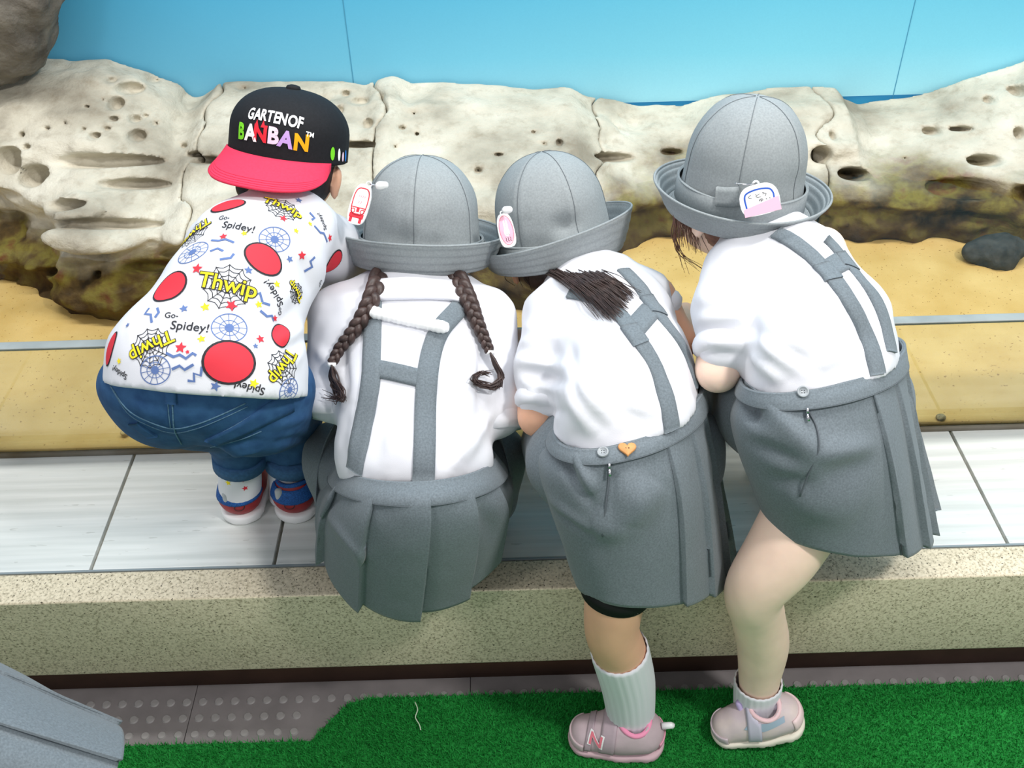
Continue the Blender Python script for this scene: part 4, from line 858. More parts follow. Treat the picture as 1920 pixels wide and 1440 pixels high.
# ================================================================== GIRLS STANDING ON ONE LEG
def leaning_girl(cfg):
    P = person(cfg['label']); skin = cfg['skin']; sp = cfg['spine']; lat = W(*cfg['st'][0][1]) - W(*cfg['st'][0][0])
    ho, C, A, x, n, hb = hat(P, *cfg['hat'][:5], **cfg['hatk'])
    fw = nrm(cfg['face'][0] * x + cfg['face'][1] * n); hc = C - A * .004 + fw * .012; hs = cfg.get('hs', .95)
    hpz, hsub, q = head_prims(hc, A, fw, hs)
    neck = W(*cfg['neck'])
    pr = hpz + spine_prims(sp, lat, .84) + [cone(neck, hc - A * .04 - fw * .01, .042, .038)]
    arms = []
    for a in cfg['arms']:
        s_, e_, w_ = [W(*p_[:3]) for p_ in a]; arms.append((s_, e_, w_)); pr += [cone(s_, e_, .036, rpx(e_, a[1][3])), cone(e_, w_, rpx(e_, a[1][3]) * .97, .019)] + hand_prims(w_, np.array([0, .9, -.5]) if w_[1] > 1.25 else w_ - e_, np.array([0, .4, 1.]))
    lg = [W(*p_[:3]) for p_ in cfg['leg']]
    pr = chain(lg, [rpx(l_, c_[3]) for l_, c_ in zip(lg, cfg['leg'])], 40) + pr
    hip, kn, an = [np.array(p_) for p_ in cfg['leg2']]; pr += [cone(hip, kn, .06, .046), cone(kn, an, .044, .027), cone(an, an + [0, .08, -.035], .025, .019)]
    sh_h, sh_t = cfg['shoe'][0], cfg['shoe'][1]
    pr.append((cone(lg[-1], sh_t * .45 + sh_h * .55 + [0, 0, .025], .022, .018), .012))
    V, Q = solid(pr, .0055, .018, hsub); b = obj('body', pyd(V, Q), skin, P); eyes(q, hs, b)
    # shirt
    prs = spine_prims(sp, lat); 
    for (s_, e_, w_), sl in zip(arms, cfg['sleeves']):
        pts = [W(*p_[:3]) for p_ in sl]
        for i in range(len(pts) - 1): prs.append((cone(pts[i], pts[i + 1], rpx(pts[i], sl[i][3]), rpx(pts[i + 1], sl[i + 1][3])), .016))
    for a_, b_, r1, r2 in cfg.get('shirtx', ()): prs.append(cone(W(*a_), W(*b_), r1, r2))
    st = [(W(*a_), W(*b_), W(*c_), d_) for a_, b_, c_, d_ in cfg['st']]
    cc_ = (st[0][0] + st[0][1]) / 2; nw = waist_cut(st)[1]; uu, ss_, _ = np.linalg.svd(np.stack([(st[0][1] - st[0][0]) / 2, st[0][2] - cc_], 1), full_matrices=False)
    prs.append(ecn(cc_ + nw * .02, cc_ - nw * .045, ss_[0] * .965, ss_[1] * .965, ss_[0] * .93, ss_[1] * .82, uu[:, 0]))
    V, Q = solid(prs, .005, .022, cuts=[waist_cut(st, .009)], pf=cfg['folds'], disp=lambda v: .009 * vnoise(v * np.array([1, .6, 1]), .05, 3.1) + .0025 * vnoise(v, .02, 1.0))
    me = pyd(V, Q); sh = obj('shirt', me, WHITE, P, label='white shirt with rolled sleeves'); sb = bvh(me)
    for (s_, e_, w_), sl in zip(arms, cfg['sleeves']):
        p1, p0 = W(*sl[-1][:3]), W(*sl[-2][:3]); d_ = nrm(p1 - p0); r_ = rpx(p1, sl[-1][3])
        parts = [tube_vf([p1 + d_ * (t_ + .002) for t_ in (-.01, -.004, .004, .012, .016)], [r_ * .98, r_ + .0025, r_ + .004, r_ + .002, r_ * .9], 30), ]
        obj('rolled_cuff', pyd(*join(parts)), WHITE, sh)
    cn = nrm(neck - W(*sp[-1][:3])); obj('collar', tube([neck - cn * .03, neck - cn * .008, neck + cn * .016, neck + cn * .022], [.068, .060, .052, .046], 36), WHITE, sh)
    # skirt
    so, kb, wb = skirt(P, st, cfg['pleats'], cfg['pam'], cfg['sfolds'], rev=cfg['rev'], band=cfg['band'])
    pf = cfg['front']; V, Q = solid([cone(W(*a_), W(*b_), r1, r2) for a_, b_, r1, r2 in pf], .006, .035, disp=lambda v: .008 * vnoise(v, .05, 6.0)); obj('skirt_front', pyd(V, Q), GREY, so)
    for s_ in cfg['straps']: obj('strap', ribbon(sb, s_, (.021, .024), .0015, .002), GREY, so)
    obj('cross_strap', ribbon(sb, cfg['cross'], (.030, .030), .001, .002, n=10), GREY, so)
    for p_ in cfg['loops']: obj('strap_loop', ribbon(sb, p_, (.024, .026), .0035, .0015, n=8), GREY, so)
    # side closing: button, zip
    bb = lambda px, py: wb if hit(wb, px, py) is not None else kb
    bx_, by_ = cfg['button']; button(so, bb(bx_, by_), bx_, by_, .0074, mat('grey_button', (150, 156, 160), .35, spec=.5))
    zp = [hit(kb, *p_) for p_ in cfg['zip']]; zp = [z_[0] + z_[1] * .0012 for z_ in zp if z_ is not None]; obj('zip', tube(smoothpath(zp, 20), .0011, 6), mat('zip_tape', (92, 98, 104), .8), so)
    z0 = zp[0] + -FW * .004; obj('zip_slider', pyd(*join([tube_vf([z0, z0 - UP * .006], .0021, 6), tube_vf([z0 - UP * .007, z0 - UP * .016 + RT * .001], [.0018, .0024], 6)])), METAL, so)
    # sock and shoe
    sock(P, cfg['sock'])
    o, T = shoe(P, sh_h, sh_t, cfg['shoe'][2], np.linalg.norm(sh_t - sh_h), *cfg['shoemat'], {'collar': cfg['shoecol']}, wd=cfg.get('shoew', 1.05), label=cfg['shoelab'], op=cfg['op'])
    cfg['extra'](P, ho, so, sh, o, T, dict(C=C, A=A, x=x, n=n, hb=hb, sb=sb, kb=kb, wb=wb, hc=hc, fw=fw, q=q))
    hh = an * [1, 1, 0] + [0, -.045, L + .0005]; shoe(P, hh, hh + [0, .15, 0], (0, 0, 1), .15, *cfg['shoemat'], {'collar': cfg['shoecol']}, label=cfg['shoelab'])
SHP = mat('grey_pink_leather', (192, 172, 178), .5, var=.06, vscale=40, spec=.4); SHS = mat('dusty_pink_sole', (206, 176, 182), .6); SHC = mat('bright_pink_lining', (238, 150, 182), .7)
def extra3(P, ho, so, sh, o, T, e):
    strap_over(o, T, .088, .024, mat('mauve_strap', (176, 158, 166), .5, var=.06, vscale=60)); strap_over(o, T, .118, .010, mat('mauve_strap', (176, 158, 166), .5), name='toe_seam'); toe_wrap(o, T, mat('pale_mauve_toe', (206, 186, 190), .5)); heel_wrap(o, T, mat('pink_heel', (224, 160, 178), .5), h1=.045, span=40)
    bs = bvh(o.data); mm = mat('pink_emblem', (226, 120, 136), .5)
    decal(bs, 1118, 1388, -14, text2d('N', .030, .0012, 1.2), PLW, 'emblem_edge', o, .0036); decal(bs, 1118, 1388, -14, text2d('N', .026, .0004, 1.2), mm, 'emblem', o, .0042, label='pink letter N on the shoe')
    h1 = T(np.array([(.004, 0, .060), (-.010, 0, .064), (-.013, 0, .062)])); obj('pull_tab', tube(h1, [.006, .0055, .005], 8), PLW, o)
    # black shorts showing below the hem
    lw = [W(1164, 1060, .915), W(1156, 1100, .906), W(1154, 1109, .905)]; obj('shorts', tube(lw, [.051, .0507, .0504], 40), mat('black_shorts', (18, 18, 20), .8), so, label='black shorts showing under the hem')
    button(so, e['wb'], 1176, 843, .0115, mat('wooden_heart', (206, 146, 90), .5, var=.12, vscale=60), heart=True)
    hr = solid([ell(e['hc'] - e['fw'] * .004, (.074, .078, .072), np.stack([np.cross(e['A'], e['fw']), e['fw'], e['A']]))] + [cone(W(1040, 505, 1.30), W(1105, 530, 1.26), .028, .014)], .005, .012, cuts=[(e['hc'] + e['fw'] * .03, e['fw'])]); hr = obj('hair', pyd(*hr), HAIR, P)
    on = lambda px, py, d: (lambda h_: (h_[0] - nrm(ray(px, py)) * d) if h_ is not None else W(px, py, 1.24))(hit(e['sb'], px, py))
    cs = []
    for i in range(300):
        a = rnd.random(); s0 = (1022 + 88 * a + rnd.gauss(0, 5), 506 + rnd.gauss(0, 3)); en = (1150 + 36 * a + rnd.gauss(0, 9) - 20 * rnd.random() ** 2, 600 - 52 * a + rnd.gauss(0, 4))
        m1 = (s0[0] * .7 + en[0] * .3, s0[1] * .80 + en[1] * .20); m2 = (s0[0] * .35 + en[0] * .65, s0[1] * .46 + en[1] * .54 + rnd.gauss(0, 1.5)); d0 = .005 + rnd.random() * .010
        cs.append([W(s0[0], s0[1], 1.262), on(*m1, d0 + .004), on(*m2, d0 + .002), on(*en, d0)])
    for i in range(22):
        x0 = 1000 + rnd.gauss(0, 18); cs.append([W(x0, 500, 1.28), W(x0 - 4 + rnd.gauss(0, 4), 522, 1.29), W(x0 + 12 + rnd.gauss(0, 8), 540 + rnd.gauss(0, 4), 1.30)])
    obj('loose_hair', pyd(*strands(cs, .00105)), HAIR, hr)
    def rabbit(w_, h_):
        v, f = disc2d(w_ * .78, h_ * .80, 24, 1); d = [(PINKL, (v, f))]
        for vx, vy, rx, ry in ((0, -.1, .34, .26), (-.14, .3, .1, .3), (.16, .3, .1, .3)): v, f = disc2d(w_ * rx, h_ * ry, 16, 1); d.append((PLW, (v + [vx * w_, vy * h_], f)))
        d.append((PINK, ring2d(w_ * .84, h_ * .86, .0012)))
        return d + [(INK, stroke([(-w_ * .3 + i * w_ * .28, -h_ * .42), (-w_ * .22 + i * w_ * .28, -h_ * .5), (-w_ * .3 + i * w_ * .28, -h_ * .6), (-w_ * .12 + i * w_ * .28, -h_ * .66)], .0006)) for i in range(3)] + [(INK, stroke([(-w_ * .1 + i * w_ * .25, -h_ * .2), (-w_ * .02 + i * w_ * .25, -h_ * .3)], .0006)) for i in range(2)]
    c, T2, w_, h_ = name_tag(ho, 949, 432, 1.262, 10, 32, 64, -.30, PINK, rabbit)
    obj('tag_loop', tube([T2(.0032 * math.cos(a), h_ * 1.02 + .0032 * math.sin(a)) for a in np.linspace(0, 2 * math.pi, 17)], .001, 6), PLW, ho)
    obj('safety_pin', tube([T2(0, h_ * 1.04), W(941, 391, 1.262), W(950, 393, 1.262)], .0008, 6), METAL, ho)
    V, Q = solid([cone(W(948, 394, 1.26), W(955, 393, 1.26), .0056, .0052)], .0015, .001); obj('pin_head', pyd(V, Q), PLW, ho)
leaning_girl(dict(label='child in grey hat with loose dark hair and heart shaped button, standing on one leg', skin=SKIN2,
    hat=(1043, 468, 1.345, -9, 12), hatk=dict(rc=.089, rim=.124, H=.152, up=.036, side=.016, dents=[(1.35, .05, .02, .009), (1.75, .015, .03, .006)], seams=1.15), face=(-.2, -1),
    neck=(1090, 530, 1.285), spine=[(1200, 880, .985, 130, .085), (1178, 800, 1.005, 126, .080), (1158, 700, 1.085, 126, .085), (1132, 610, 1.185, 128, .085), (1112, 560, 1.245, 105, .075)],
    arms=[((1030, 605, 1.19), (1008, 782, 1.06, 33), (974, 640, 1.30)), ((1225, 560, 1.25), (1272, 640, 1.20, 32), (1285, 590, 1.37))],
    sleeves=[[(1045, 600, 1.19, 62), (1025, 690, 1.11, 60), (1016, 745, 1.075, 46)], [(1215, 555, 1.245, 50), (1238, 575, 1.24, 38)]], shirtx=[((1050, 590, 1.2), (1100, 560, 1.24), .05, .045)],
    folds=[((980, 610), (1050, 640), .009, .005), ((975, 765), (1060, 772), .006, -.004), ((985, 730), (1030, 760), .008, .005), ((1150, 760), (1240, 770), .010, .004), ((1200, 640), (1250, 720), .010, -.004), ((975, 640, 1.1), (1060, 630, 1.08), .010, .006), ((970, 675, 1.06), (1065, 690, 1.04), .010, .007), ((975, 715, 1.05), (1060, 735, 1.03), .009, .006), ((970, 655, 1.08), (1050, 662, 1.06), .007, -.006), ((975, 695, 1.06), (1060, 715, 1.03), .007, -.006), ((1070, 640, 1.08), (1080, 740, 1.0), .010, -.006), ((1070, 700, 1.02), (1150, 800, .95), .008, .005), ((1090, 680, 1.03), (1200, 790, .95), .008, -.004), ((1060, 745, 1.0), (1120, 815, .95), .010, .006), ((1130, 640, 1.08), (1230, 700, 1.04), .016, .005)],
    st=[((1046, 792, 1.02), (1316, 722, 1.06), (1160, 832, .925), (1, 0)), ((1030, 822, 1.01), (1322, 765, 1.05), (1172, 866, .905), (1, .02)), ((1012, 880, 1.0), (1338, 880, 1.03), (1185, 965, .875), (.85, .10)), ((1084, 1072, .97), (1370, 1080, .99), (1200, 1140, .855), (.55, .12))],
    pleats=[-8, 15, 38, 60], pam=.10, rev=False, band=.32,
    sfolds=[((1040, 830, .97), (1110, 950, .93), .010, -.010), ((1075, 850, .94), (1110, 930, .92), .012, .010), ((1020, 930, .98), (1110, 1000, .9), .012, .006), ((1110, 990, .89), (1180, 990, .87), .022, .007), ((1180, 985, .87), (1230, 900, .87), .022, .009), ((1120, 960, .9), (1150, 880, .9), .014, -.007), ((1040, 960, .96), (1120, 1010, .9), .009, -.006), ((1150, 930, .88), (1215, 930, .87), .03, .006)],
    front=[((1100, 860, 1.02), (1060, 830, 1.16), .085, .07), ((1250, 850, 1.05), (1262, 830, 1.18), .085, .065)],
    straps=[[(1068, 548), (1110, 556), (1145, 575), (1172, 604), (1199, 643), (1227, 688), (1246, 735), (1254, 775), (1258, 796), (1260, 812)], [(1168, 506), (1202, 542), (1228, 580), (1255, 616), (1280, 650), (1296, 690), (1306, 722)]], cross=[(1184, 622), (1202, 602), (1222, 580)], loops=[[(1178, 612), (1190, 630), (1200, 646)], [(1210, 556), (1222, 572), (1236, 590)]],
    button=(1131, 849), zip=[(1142, 868), (1141, 905), (1136, 950), (1130, 1005)],
    leg=[(1190, 940, .95, 72), (1160, 1085, .905, 60), (1147, 1175, .895, 51), (1163, 1225, .905, 49), (1178, 1290, .912, 43), (1184, 1365, .912, 35)], leg2=[W(1250, 890, 1.03), np.array((.20, 1.20, L + .20)), np.array((.19, 1.19, L + .06))],
    sock=[(1161, 1216, .904, 50), (1177, 1280, .912, 46), (1183, 1345, .912, 39), (1185, 1385, .912, 37)],
    shoe=(Wz(1243, 1408, .0065) + [0, .012, 0], Wz(1060, 1386, .0065), (0, -.05, 1)), shoemat=(SHP, SHS), shoecol=SHC, shoew=1.12, op=.050, shoelab='mauve sneaker with straps and pink lining', extra=extra3))
SHQ = mat('pearly_pink_leather', (222, 206, 200), .4, rgb2=(206, 190, 196), vscale=30, spec=.5); SHQS = mat('ivory_sole', (234, 228, 212), .5)
def extra4(P, ho, so, sh, o, T, e):
    strap_over(o, T, .080, .022, mat('silver_lilac_strap', (200, 196, 214), .3, spec=.6))
    bs = bvh(o.data); LIL = mat('lilac_ribbon', (196, 178, 222), .5, spec=.4); ste = mat('pale_steel_blue', (160, 178, 196), .35, spec=.5)
    decal(bs, 1430, 1362, 14, (np.array([(-.03, -.004), (.0, -.010), (.035, -.002), (.036, .008), (.01, .004), (-.02, .006)]), [(0, 1, 2, 3, 4, 5)]), ste, 'side_wave', o, .0012)
    c = T(np.array([(.098, 0, .062)]))[0]; prs = []
    for d_ in ((.012, .014), (.010, -.016)): prs.append((cone(c, c + UP * d_[1] * 1.1 + RT * -.004, .0035, .007), .003))
    V, Q = solid(prs, .0015, .002); obj('bow', pyd(V, Q), LIL, o)
    V, Q = solid([ell(W(1450, 1322, .905), (.010, .008, .010))], .002, .001); obj('jewel', pyd(V, Q), mat('clear_bead', (226, 222, 236), .1, spec=.8), o)
    heel_wrap(o, T, mat('soft_pink_heel', (240, 214, 214), .45, spec=.4), h0=.02, h1=.058, span=62); toe_wrap(o, T, mat('pearly_toe', (204, 190, 196), .4, spec=.5))
    hr = solid([ell(e['hc'] - e['fw'] * .004, (.074, .078, .072), np.stack([np.cross(e['A'], e['fw']), e['fw'], e['A']]))], .005, .012, cuts=[(e['hc'] - e['fw'] * .012, e['fw'])]); hr = obj('hair', pyd(*hr), HAIRR, P)
    cs = []
    for i in range(70):
        x0 = 1262 + rnd.random() * 50; y0 = 395 + (x0 - 1262) * .35; ln = 30 + 40 * rnd.random(); dx = rnd.gauss(4, 6); Y0 = 1.27 + rnd.gauss(0, .012)
        cs.append([W(x0, y0, Y0), W(x0 + dx * .2, y0 + ln * .5, Y0), W(x0 + dx, y0 + ln, Y0 + .01)])
    for i in range(9):
        x0 = 1264 + rnd.random() * 12; cs.append([W(x0, 405, 1.28), W(x0 - 6, 440, 1.28), W(x0 + 6 + rnd.gauss(0, 4), 475, 1.29), W(x0 + 30 + rnd.gauss(0, 10), 505 + rnd.gauss(0, 6), 1.30)])
    obj('loose_hair', pyd(*strands(cs, .0010)), HAIRR, hr)
    def card(w_, h_):
        o_ = [(-w_ * .72, -h_ * .45), (-w_ * .72, h_ * .25), (-w_ * .55, h_ * .55), (0, h_ * .66), (w_ * .55, h_ * .55), (w_ * .72, h_ * .25), (w_ * .72, -h_ * .1)]
        d = [(BLUL, line2d(smoothpath(o_, 40), .0022)), (PINKL, (np.array([(-w_ * .9, -h_ * .95), (w_ * .95, -h_ * .95), (w_ * .95, -h_ * .05), (-w_ * .9, -h_ * .45)]), [(0, 1, 2, 3)]))]
        k = .5
        glyph = [[(-.30, .40), (-.42, .28), (-.30, .16)], [(-.10, .40), (-.10, .30)], [(.04, .34), (-.12, .24), (-.04, .14), (.08, .15)], [(.16, .40), (.24, .38)], [(.16, .30), (.30, .28), (.24, .12)], [(-.02, .0), (0, -.14)], [(-.02, -.06), (.10, .0), (.12, -.10), (.04, -.12)], [(.06, .04), (.05, -.18)], [(.26, .0), (.28, -.12)], [(.40, -.02), (.42, -.10)]]
        return d + [(INK, stroke([(a * w_ * 1.25, b_ * h_ * 1.0) for a, b_ in g_], .0007)) for g_ in glyph]
    c, T2, w_, h_ = name_tag(ho, 1424, 374, 1.165, 14, 74, 58, .12, BLUL, card)
    obj('tag_loop', tube([T2(.0036 * math.cos(a), h_ * 1.02 + .0036 * math.sin(a)) for a in np.linspace(0, 2 * math.pi, 17)], .0016, 6), PLW, ho)
    obj('safety_pin', tube([W(1378, 344, 1.17), W(1400, 346, 1.17), T2(0, h_ * 1.05)], .0009, 6), METAL, ho)
    hb = e['hb']; obj('band_tab', ribbon(hb, [(1346, 366), (1365, 368), (1388, 366)], (.026, .026), .006, .002, n=8), HATG, ho)
    # round badge on the hat front
    bd = hit(hb, 1296, 250)
    if bd is not None:
        decal(hb, 1296, 252, 60, disc2d(.020, .020), WHT, 'badge', ho, .0010); decal(hb, 1296, 252, 60, join2d([ring2d(.014, .014, .002), line2d([(-.009, 0), (.009, 0)], .002), line2d([(0, -.009), (0, .009)], .002), line2d([(-.006, .006), (.006, -.006)], .0016)]), mat('badge_ink', (70, 74, 84), .6), 'badge_print', ho, .0016)
leaning_girl(dict(label='tallest child at the right end with blue lined name tag on a grey hat', skin=SKIN,
    hat=(1385, 377, 1.285, 8, 21), hatk=dict(rc=.090, rim=.126, H=.152, up=.021, side=.0, brimdrop=.015, bandz=.032, dents=[(.6, .05, .03, .004)], seams=.55), face=(-.75, -.66), hs=.96,
    neck=(1402, 462, 1.255), spine=[(1562, 800, 1.01, 140, .085), (1538, 712, 1.03, 134, .080), (1512, 610, 1.10, 134, .085), (1468, 525, 1.175, 124, .085), (1435, 480, 1.225, 98, .072)],
    arms=[((1372, 520, 1.17), (1346, 694, 1.05, 38), (1330, 600, 1.34)), ((1540, 470, 1.26), (1590, 560, 1.3, 30), (1480, 540, 1.38))],
    sleeves=[[(1385, 520, 1.17, 66), (1362, 590, 1.10, 62), (1358, 645, 1.065, 54)], [(1535, 478, 1.25, 50), (1545, 500, 1.25, 42)]], shirtx=[((1400, 510, 1.18), (1440, 480, 1.21), .05, .045)],
    folds=[((1310, 560), (1400, 570), .009, .005), ((1310, 660), (1410, 670), .007, -.005), ((1320, 645), (1380, 650), .008, .004), ((1520, 690), (1620, 650), .010, .004), ((1560, 560), (1620, 640), .010, -.004), ((1300, 600, 1.08), (1400, 590, 1.06), .010, .006), ((1300, 640, 1.05), (1420, 640, 1.02), .009, .007), ((1305, 620, 1.06), (1410, 615, 1.04), .007, -.006), ((1400, 560, 1.08), (1420, 650, 1.0), .010, -.006), ((1420, 640, 1.02), (1500, 700, .97), .009, .006), ((1430, 620, 1.03), (1540, 700, .97), .008, -.004), ((1400, 660, 1.0), (1470, 720, .96), .010, .007), ((1480, 560, 1.08), (1570, 620, 1.04), .016, .005)],
    st=[((1398, 700, 1.05), (1692, 652, 1.08), (1520, 730, .945), (1, 0)), ((1385, 728, 1.04), (1698, 690, 1.07), (1535, 768, .925), (1, .02)), ((1372, 800, 1.02), (1716, 830, 1.05), (1560, 880, .885), (.85, .10)), ((1432, 958, 1.0), (1748, 995, 1.03), (1590, 1042, .875), (.55, .12))],
    pleats=[-16, 8, 32, 54], pam=.10, rev=False, band=.32,
    sfolds=[((1385, 720, 1.0), (1420, 790, .98), .012, -.014), ((1420, 740, .97), (1530, 850, .9), .014, .008), ((1400, 830, .98), (1500, 870, .91), .014, -.008), ((1440, 900, .95), (1530, 910, .89), .014, -.006), ((1530, 850, .89), (1640, 840, .9), .016, .010), ((1540, 900, .88), (1640, 860, .89), .02, -.006), ((1480, 950, .92), (1620, 950, .88), .03, .008)],
    front=[((1460, 770, 1.05), (1392, 735, 1.16), .085, .066), ((1600, 760, 1.08), (1600, 740, 1.2), .085, .065)],
    straps=[[(1455, 437), (1501, 463), (1536, 494), (1564, 526), (1592, 566), (1615, 605), (1631, 645), (1638, 670), (1643, 690), (1645, 702)], [(1548, 448), (1580, 483), (1611, 522), (1641, 560), (1659, 603), (1668, 640), (1672, 660)]], cross=[(1549, 508), (1564, 500), (1588, 488)], loops=[[(1538, 497), (1552, 512), (1563, 526)], [(1572, 475), (1584, 489), (1596, 504)]],
    button=(1505, 735), zip=[(1512, 765), (1530, 800), (1535, 840), (1515, 890), (1500, 930)],
    leg=[(1545, 900, .97, 78), (1470, 1030, .925, 70), (1416, 1105, .91, 56), (1420, 1150, .92, 50), (1430, 1205, .93, 48), (1424, 1270, .93, 38), (1420, 1325, .925, 32)], leg2=[W(1620, 800, 1.05), np.array((.46, 1.21, L + .20)), np.array((.45, 1.20, L + .06))],
    sock=[(1422, 1276, .93, 40), (1419, 1305, .928, 38), (1418, 1335, .925, 37), (1418, 1355, .922, 36)],
    shoe=(W(1505, 1352, .905), Wz(1330, 1380, .006), (.25, -.05, 1)), shoemat=(SHQ, SHQS), shoecol=mat('pink_shoe_lining', (236, 200, 204), .6), shoew=1.1, op=.060, shoelab='pale pink sneaker with lilac bow', extra=extra4))
# ================================================================== CHILD IN JEANS AND PRINTED SHIRT
def jeans_child():
    P = person('child in a black and red cap, white printed shirt and jeans squatting on the ledge')
    C = W(541, 288, 1.35); A, x, n = frame(7, 9, 541, 288); fw = nrm(-n + .25 * x); hc = C - A * .016 + fw * .014
    hpz, hsub, q = head_prims(hc, A, fw, .97); lat = RT
    sp = [(384, 750, 1.03, 190, .10), (390, 690, 1.055, 182, .10), (438, 565, 1.13, 128, .088), (488, 474, 1.20, 122, .078), (515, 428, 1.245, 84, .06)]
    arm = [W(585, 445, 1.28), W(650, 530, 1.38), W(690, 560, 1.46)]; arm[2][2] = GT + .055
    armL = [W(400, 470, 1.27), W(440, 600, 1.30), W(520, 560, 1.42)]; armL[2][2] = GT + .055
    neck = W(535, 392, 1.29); pr = hpz + spine_prims([(390, 700, 1.14, 110, .07)] + sp[2:], lat, .78) + [cone(W(515, 395, 1.26), hc - A * .04, .045, .040)]
    for s_, e_, w_ in (arm, armL): pr += [cone(s_, e_, .034, .028), cone(e_, w_, .027, .019)] + hand_prims(w_, np.array([0, .9, -.45]), np.array([0, .4, 1.]))
    legs = [[W(315, 742, 1.08), W(425, 785, 1.20), W(452, 900, 1.19)], [W(480, 760, 1.07), W(548, 780, 1.24), W(543, 905, 1.215)]]
    for h_, k_, a_ in legs: pr += [cone(h_, k_, .06, .046), cone(k_, a_, .040, .026), cone(a_, a_ + [0, .03, -.045], .025, .022)]
    V, Q = solid(pr, .0055, .018, hsub); b = obj('body', pyd(V, Q), SKIN2, P); eyes(q, 1, b)
    obj('hair', pyd(*solid([ell(hc - fw * .010, (.070, .080, .076), np.stack([np.cross(A, fw), fw, A])), cone(W(470, 350, 1.29), W(500, 362, 1.28), .022, .02)], .005, .012, cuts=[(hc + fw * .03, fw), (hc - A * .085, -A)])), mat('black_hair', (36, 32, 36), .5, var=.4, vscale=200), P)
    # jeans
    B = -nrm(ray(385, 740)); pr = [ell(W(388, 722, 1.07), (.146, .112, .078), np.stack([RT, FW, UP])), cone(legs[0][0], legs[0][1], .074, .055), cone(legs[1][0], legs[1][1], .074, .050)]
    pr += [(cone(W(440, 800, 1.185), W(449, 866, 1.19), rpx(legs[0][1], 50), rpx(legs[0][1], 46)), .02), (cone(W(545, 770, 1.22), W(545, 866, 1.213), rpx(legs[1][1], 47), rpx(legs[1][1], 45)), .02)]
    fs = [((400, 842), (490, 826), .007, -.005), ((405, 858), (490, 845), .007, .004), ((505, 800), (585, 780), .009, .004), ((510, 830), (585, 820), .008, -.004), ((240, 740), (300, 790), .014, .004), ((470, 770), (540, 740), .012, -.004)]
    V, Q = solid(pr, .005, .03, cuts=[(W(449, 868, 1.19), (0, 0, -1))], pf=fs, disp=lambda v: .005 * vnoise(v, .05, 2.0)); me = pyd(V, Q); je = obj('jeans', me, DENIM, P, label='dark blue denim jeans'); jb = bvh(me)
    for c0, c1, r in ((W(448, 850, 1.19), W(450, 868, 1.19), 50), (W(545, 850, 1.213), W(545, 868, 1.213), 49)): obj('hem_cuff', tube([c0, c1], [rpx(c0, r), rpx(c1, r)], 36), mat('mid_denim', (58, 96, 136), .85, var=.15, vscale=200), je)
    def seam(pts, r=.0010, nm='seam'):
        q_ = [hit(jb, *p_) for p_ in smoothpath(pts, 26)]; q_ = [h_[0] + h_[1] * .0006 for h_ in q_ if h_ is not None]
        if len(q_) > 3: obj(nm, tube(q_, r, 6), DENIMS, je)
    seam([(208, 724), (238, 766), (275, 788), (322, 803), (366, 796), (415, 777), (460, 756)]); seam([(212, 732), (240, 774), (276, 796), (322, 811), (366, 804), (415, 785), (464, 762)], .0007)
    seam([(322, 728), (324, 770), (327, 805), (340, 832)]); seam([(314, 728), (316, 770), (320, 803)], .0007); seam([(402, 818), (451, 791), (505, 757)], .0008); seam([(395, 838), (455, 822), (490, 808)], .0008)
    obj('back_pocket', ribbon(jb, [(396, 829), (450, 805), (505, 775), (548, 752)], (.020, .034), .0012, .002), DENIM, je); obj('back_pocket', ribbon(jb, [(250, 792), (268, 806), (286, 818)], (.02, .02), .0012, .002, n=8), DENIM, je)
    obj('belt_loop', ribbon(jb, [(320, 732), (321, 742), (322, 756)], (.014, .014), .002, .002, n=6), DENIM, je)
    # shirt
    prs = spine_prims(sp, lat) + [(cone(W(560, 432, 1.25), W(612, 468, 1.32), .056, .052), .02), (cone(W(612, 468, 1.32), W(655, 525, 1.38), .052, .042), .02), (cone(W(420, 470, 1.25), W(400, 540, 1.28), .055, .045), .02)]
    hem = [W(190, 716, 1.06), W(584, 744, 1.06), W(400, 745, .93)]; nn = nrm(np.cross(hem[1] - hem[0], hem[2] - hem[0])); nn = nn if nn[2] < 0 else -nn
    fs2 = [((565, 560), (505, 640), .013, -.006), ((575, 610), (520, 640), .010, .007), ((580, 650), (525, 655), .009, -.005), ((235, 620), (330, 570), .018, .004), ((565, 480), (590, 560), .012, -.007), ((300, 690), (440, 640), .02, .004), ((540, 690), (575, 640), .01, .005)]
    V, Q = solid(prs, .005, .022, cuts=[(hem[0], nn)], pf=fs2, disp=lambda v: .005 * vnoise(v, .06, 4.0)); me = pyd(V, Q); sh = obj('shirt', me, WHITE, P, label='white shirt printed with stars, webs and words'); sb = bvh(me)
    obj('neckline', tube([neck - A * .022, neck - A * .004, neck + A * .006], [.060, .055, .050], 36), WHITE, sh)
    K = 1 / ppm(hit(sb, 400, 560)[0])
    def web(r):
        ps = []; ns = 11
        for i in range(ns): a = 2 * math.pi * i / ns; ps.append(line2d([(0, 0), (r * math.cos(a), r * math.sin(a))], .0009))
        for f_ in (.3, .52, .75, .97):
            for i in range(ns):
                a0, a1 = 2 * math.pi * i / ns, 2 * math.pi * (i + 1) / ns; am = (a0 + a1) / 2
                ps.append(line2d(smoothpath([(r * f_ * math.cos(a0), r * f_ * math.sin(a0)), (r * f_ * .86 * math.cos(am), r * f_ * .86 * math.sin(am)), (r * f_ * math.cos(a1), r * f_ * math.sin(a1))], 5), .0009))
        return join2d(ps)
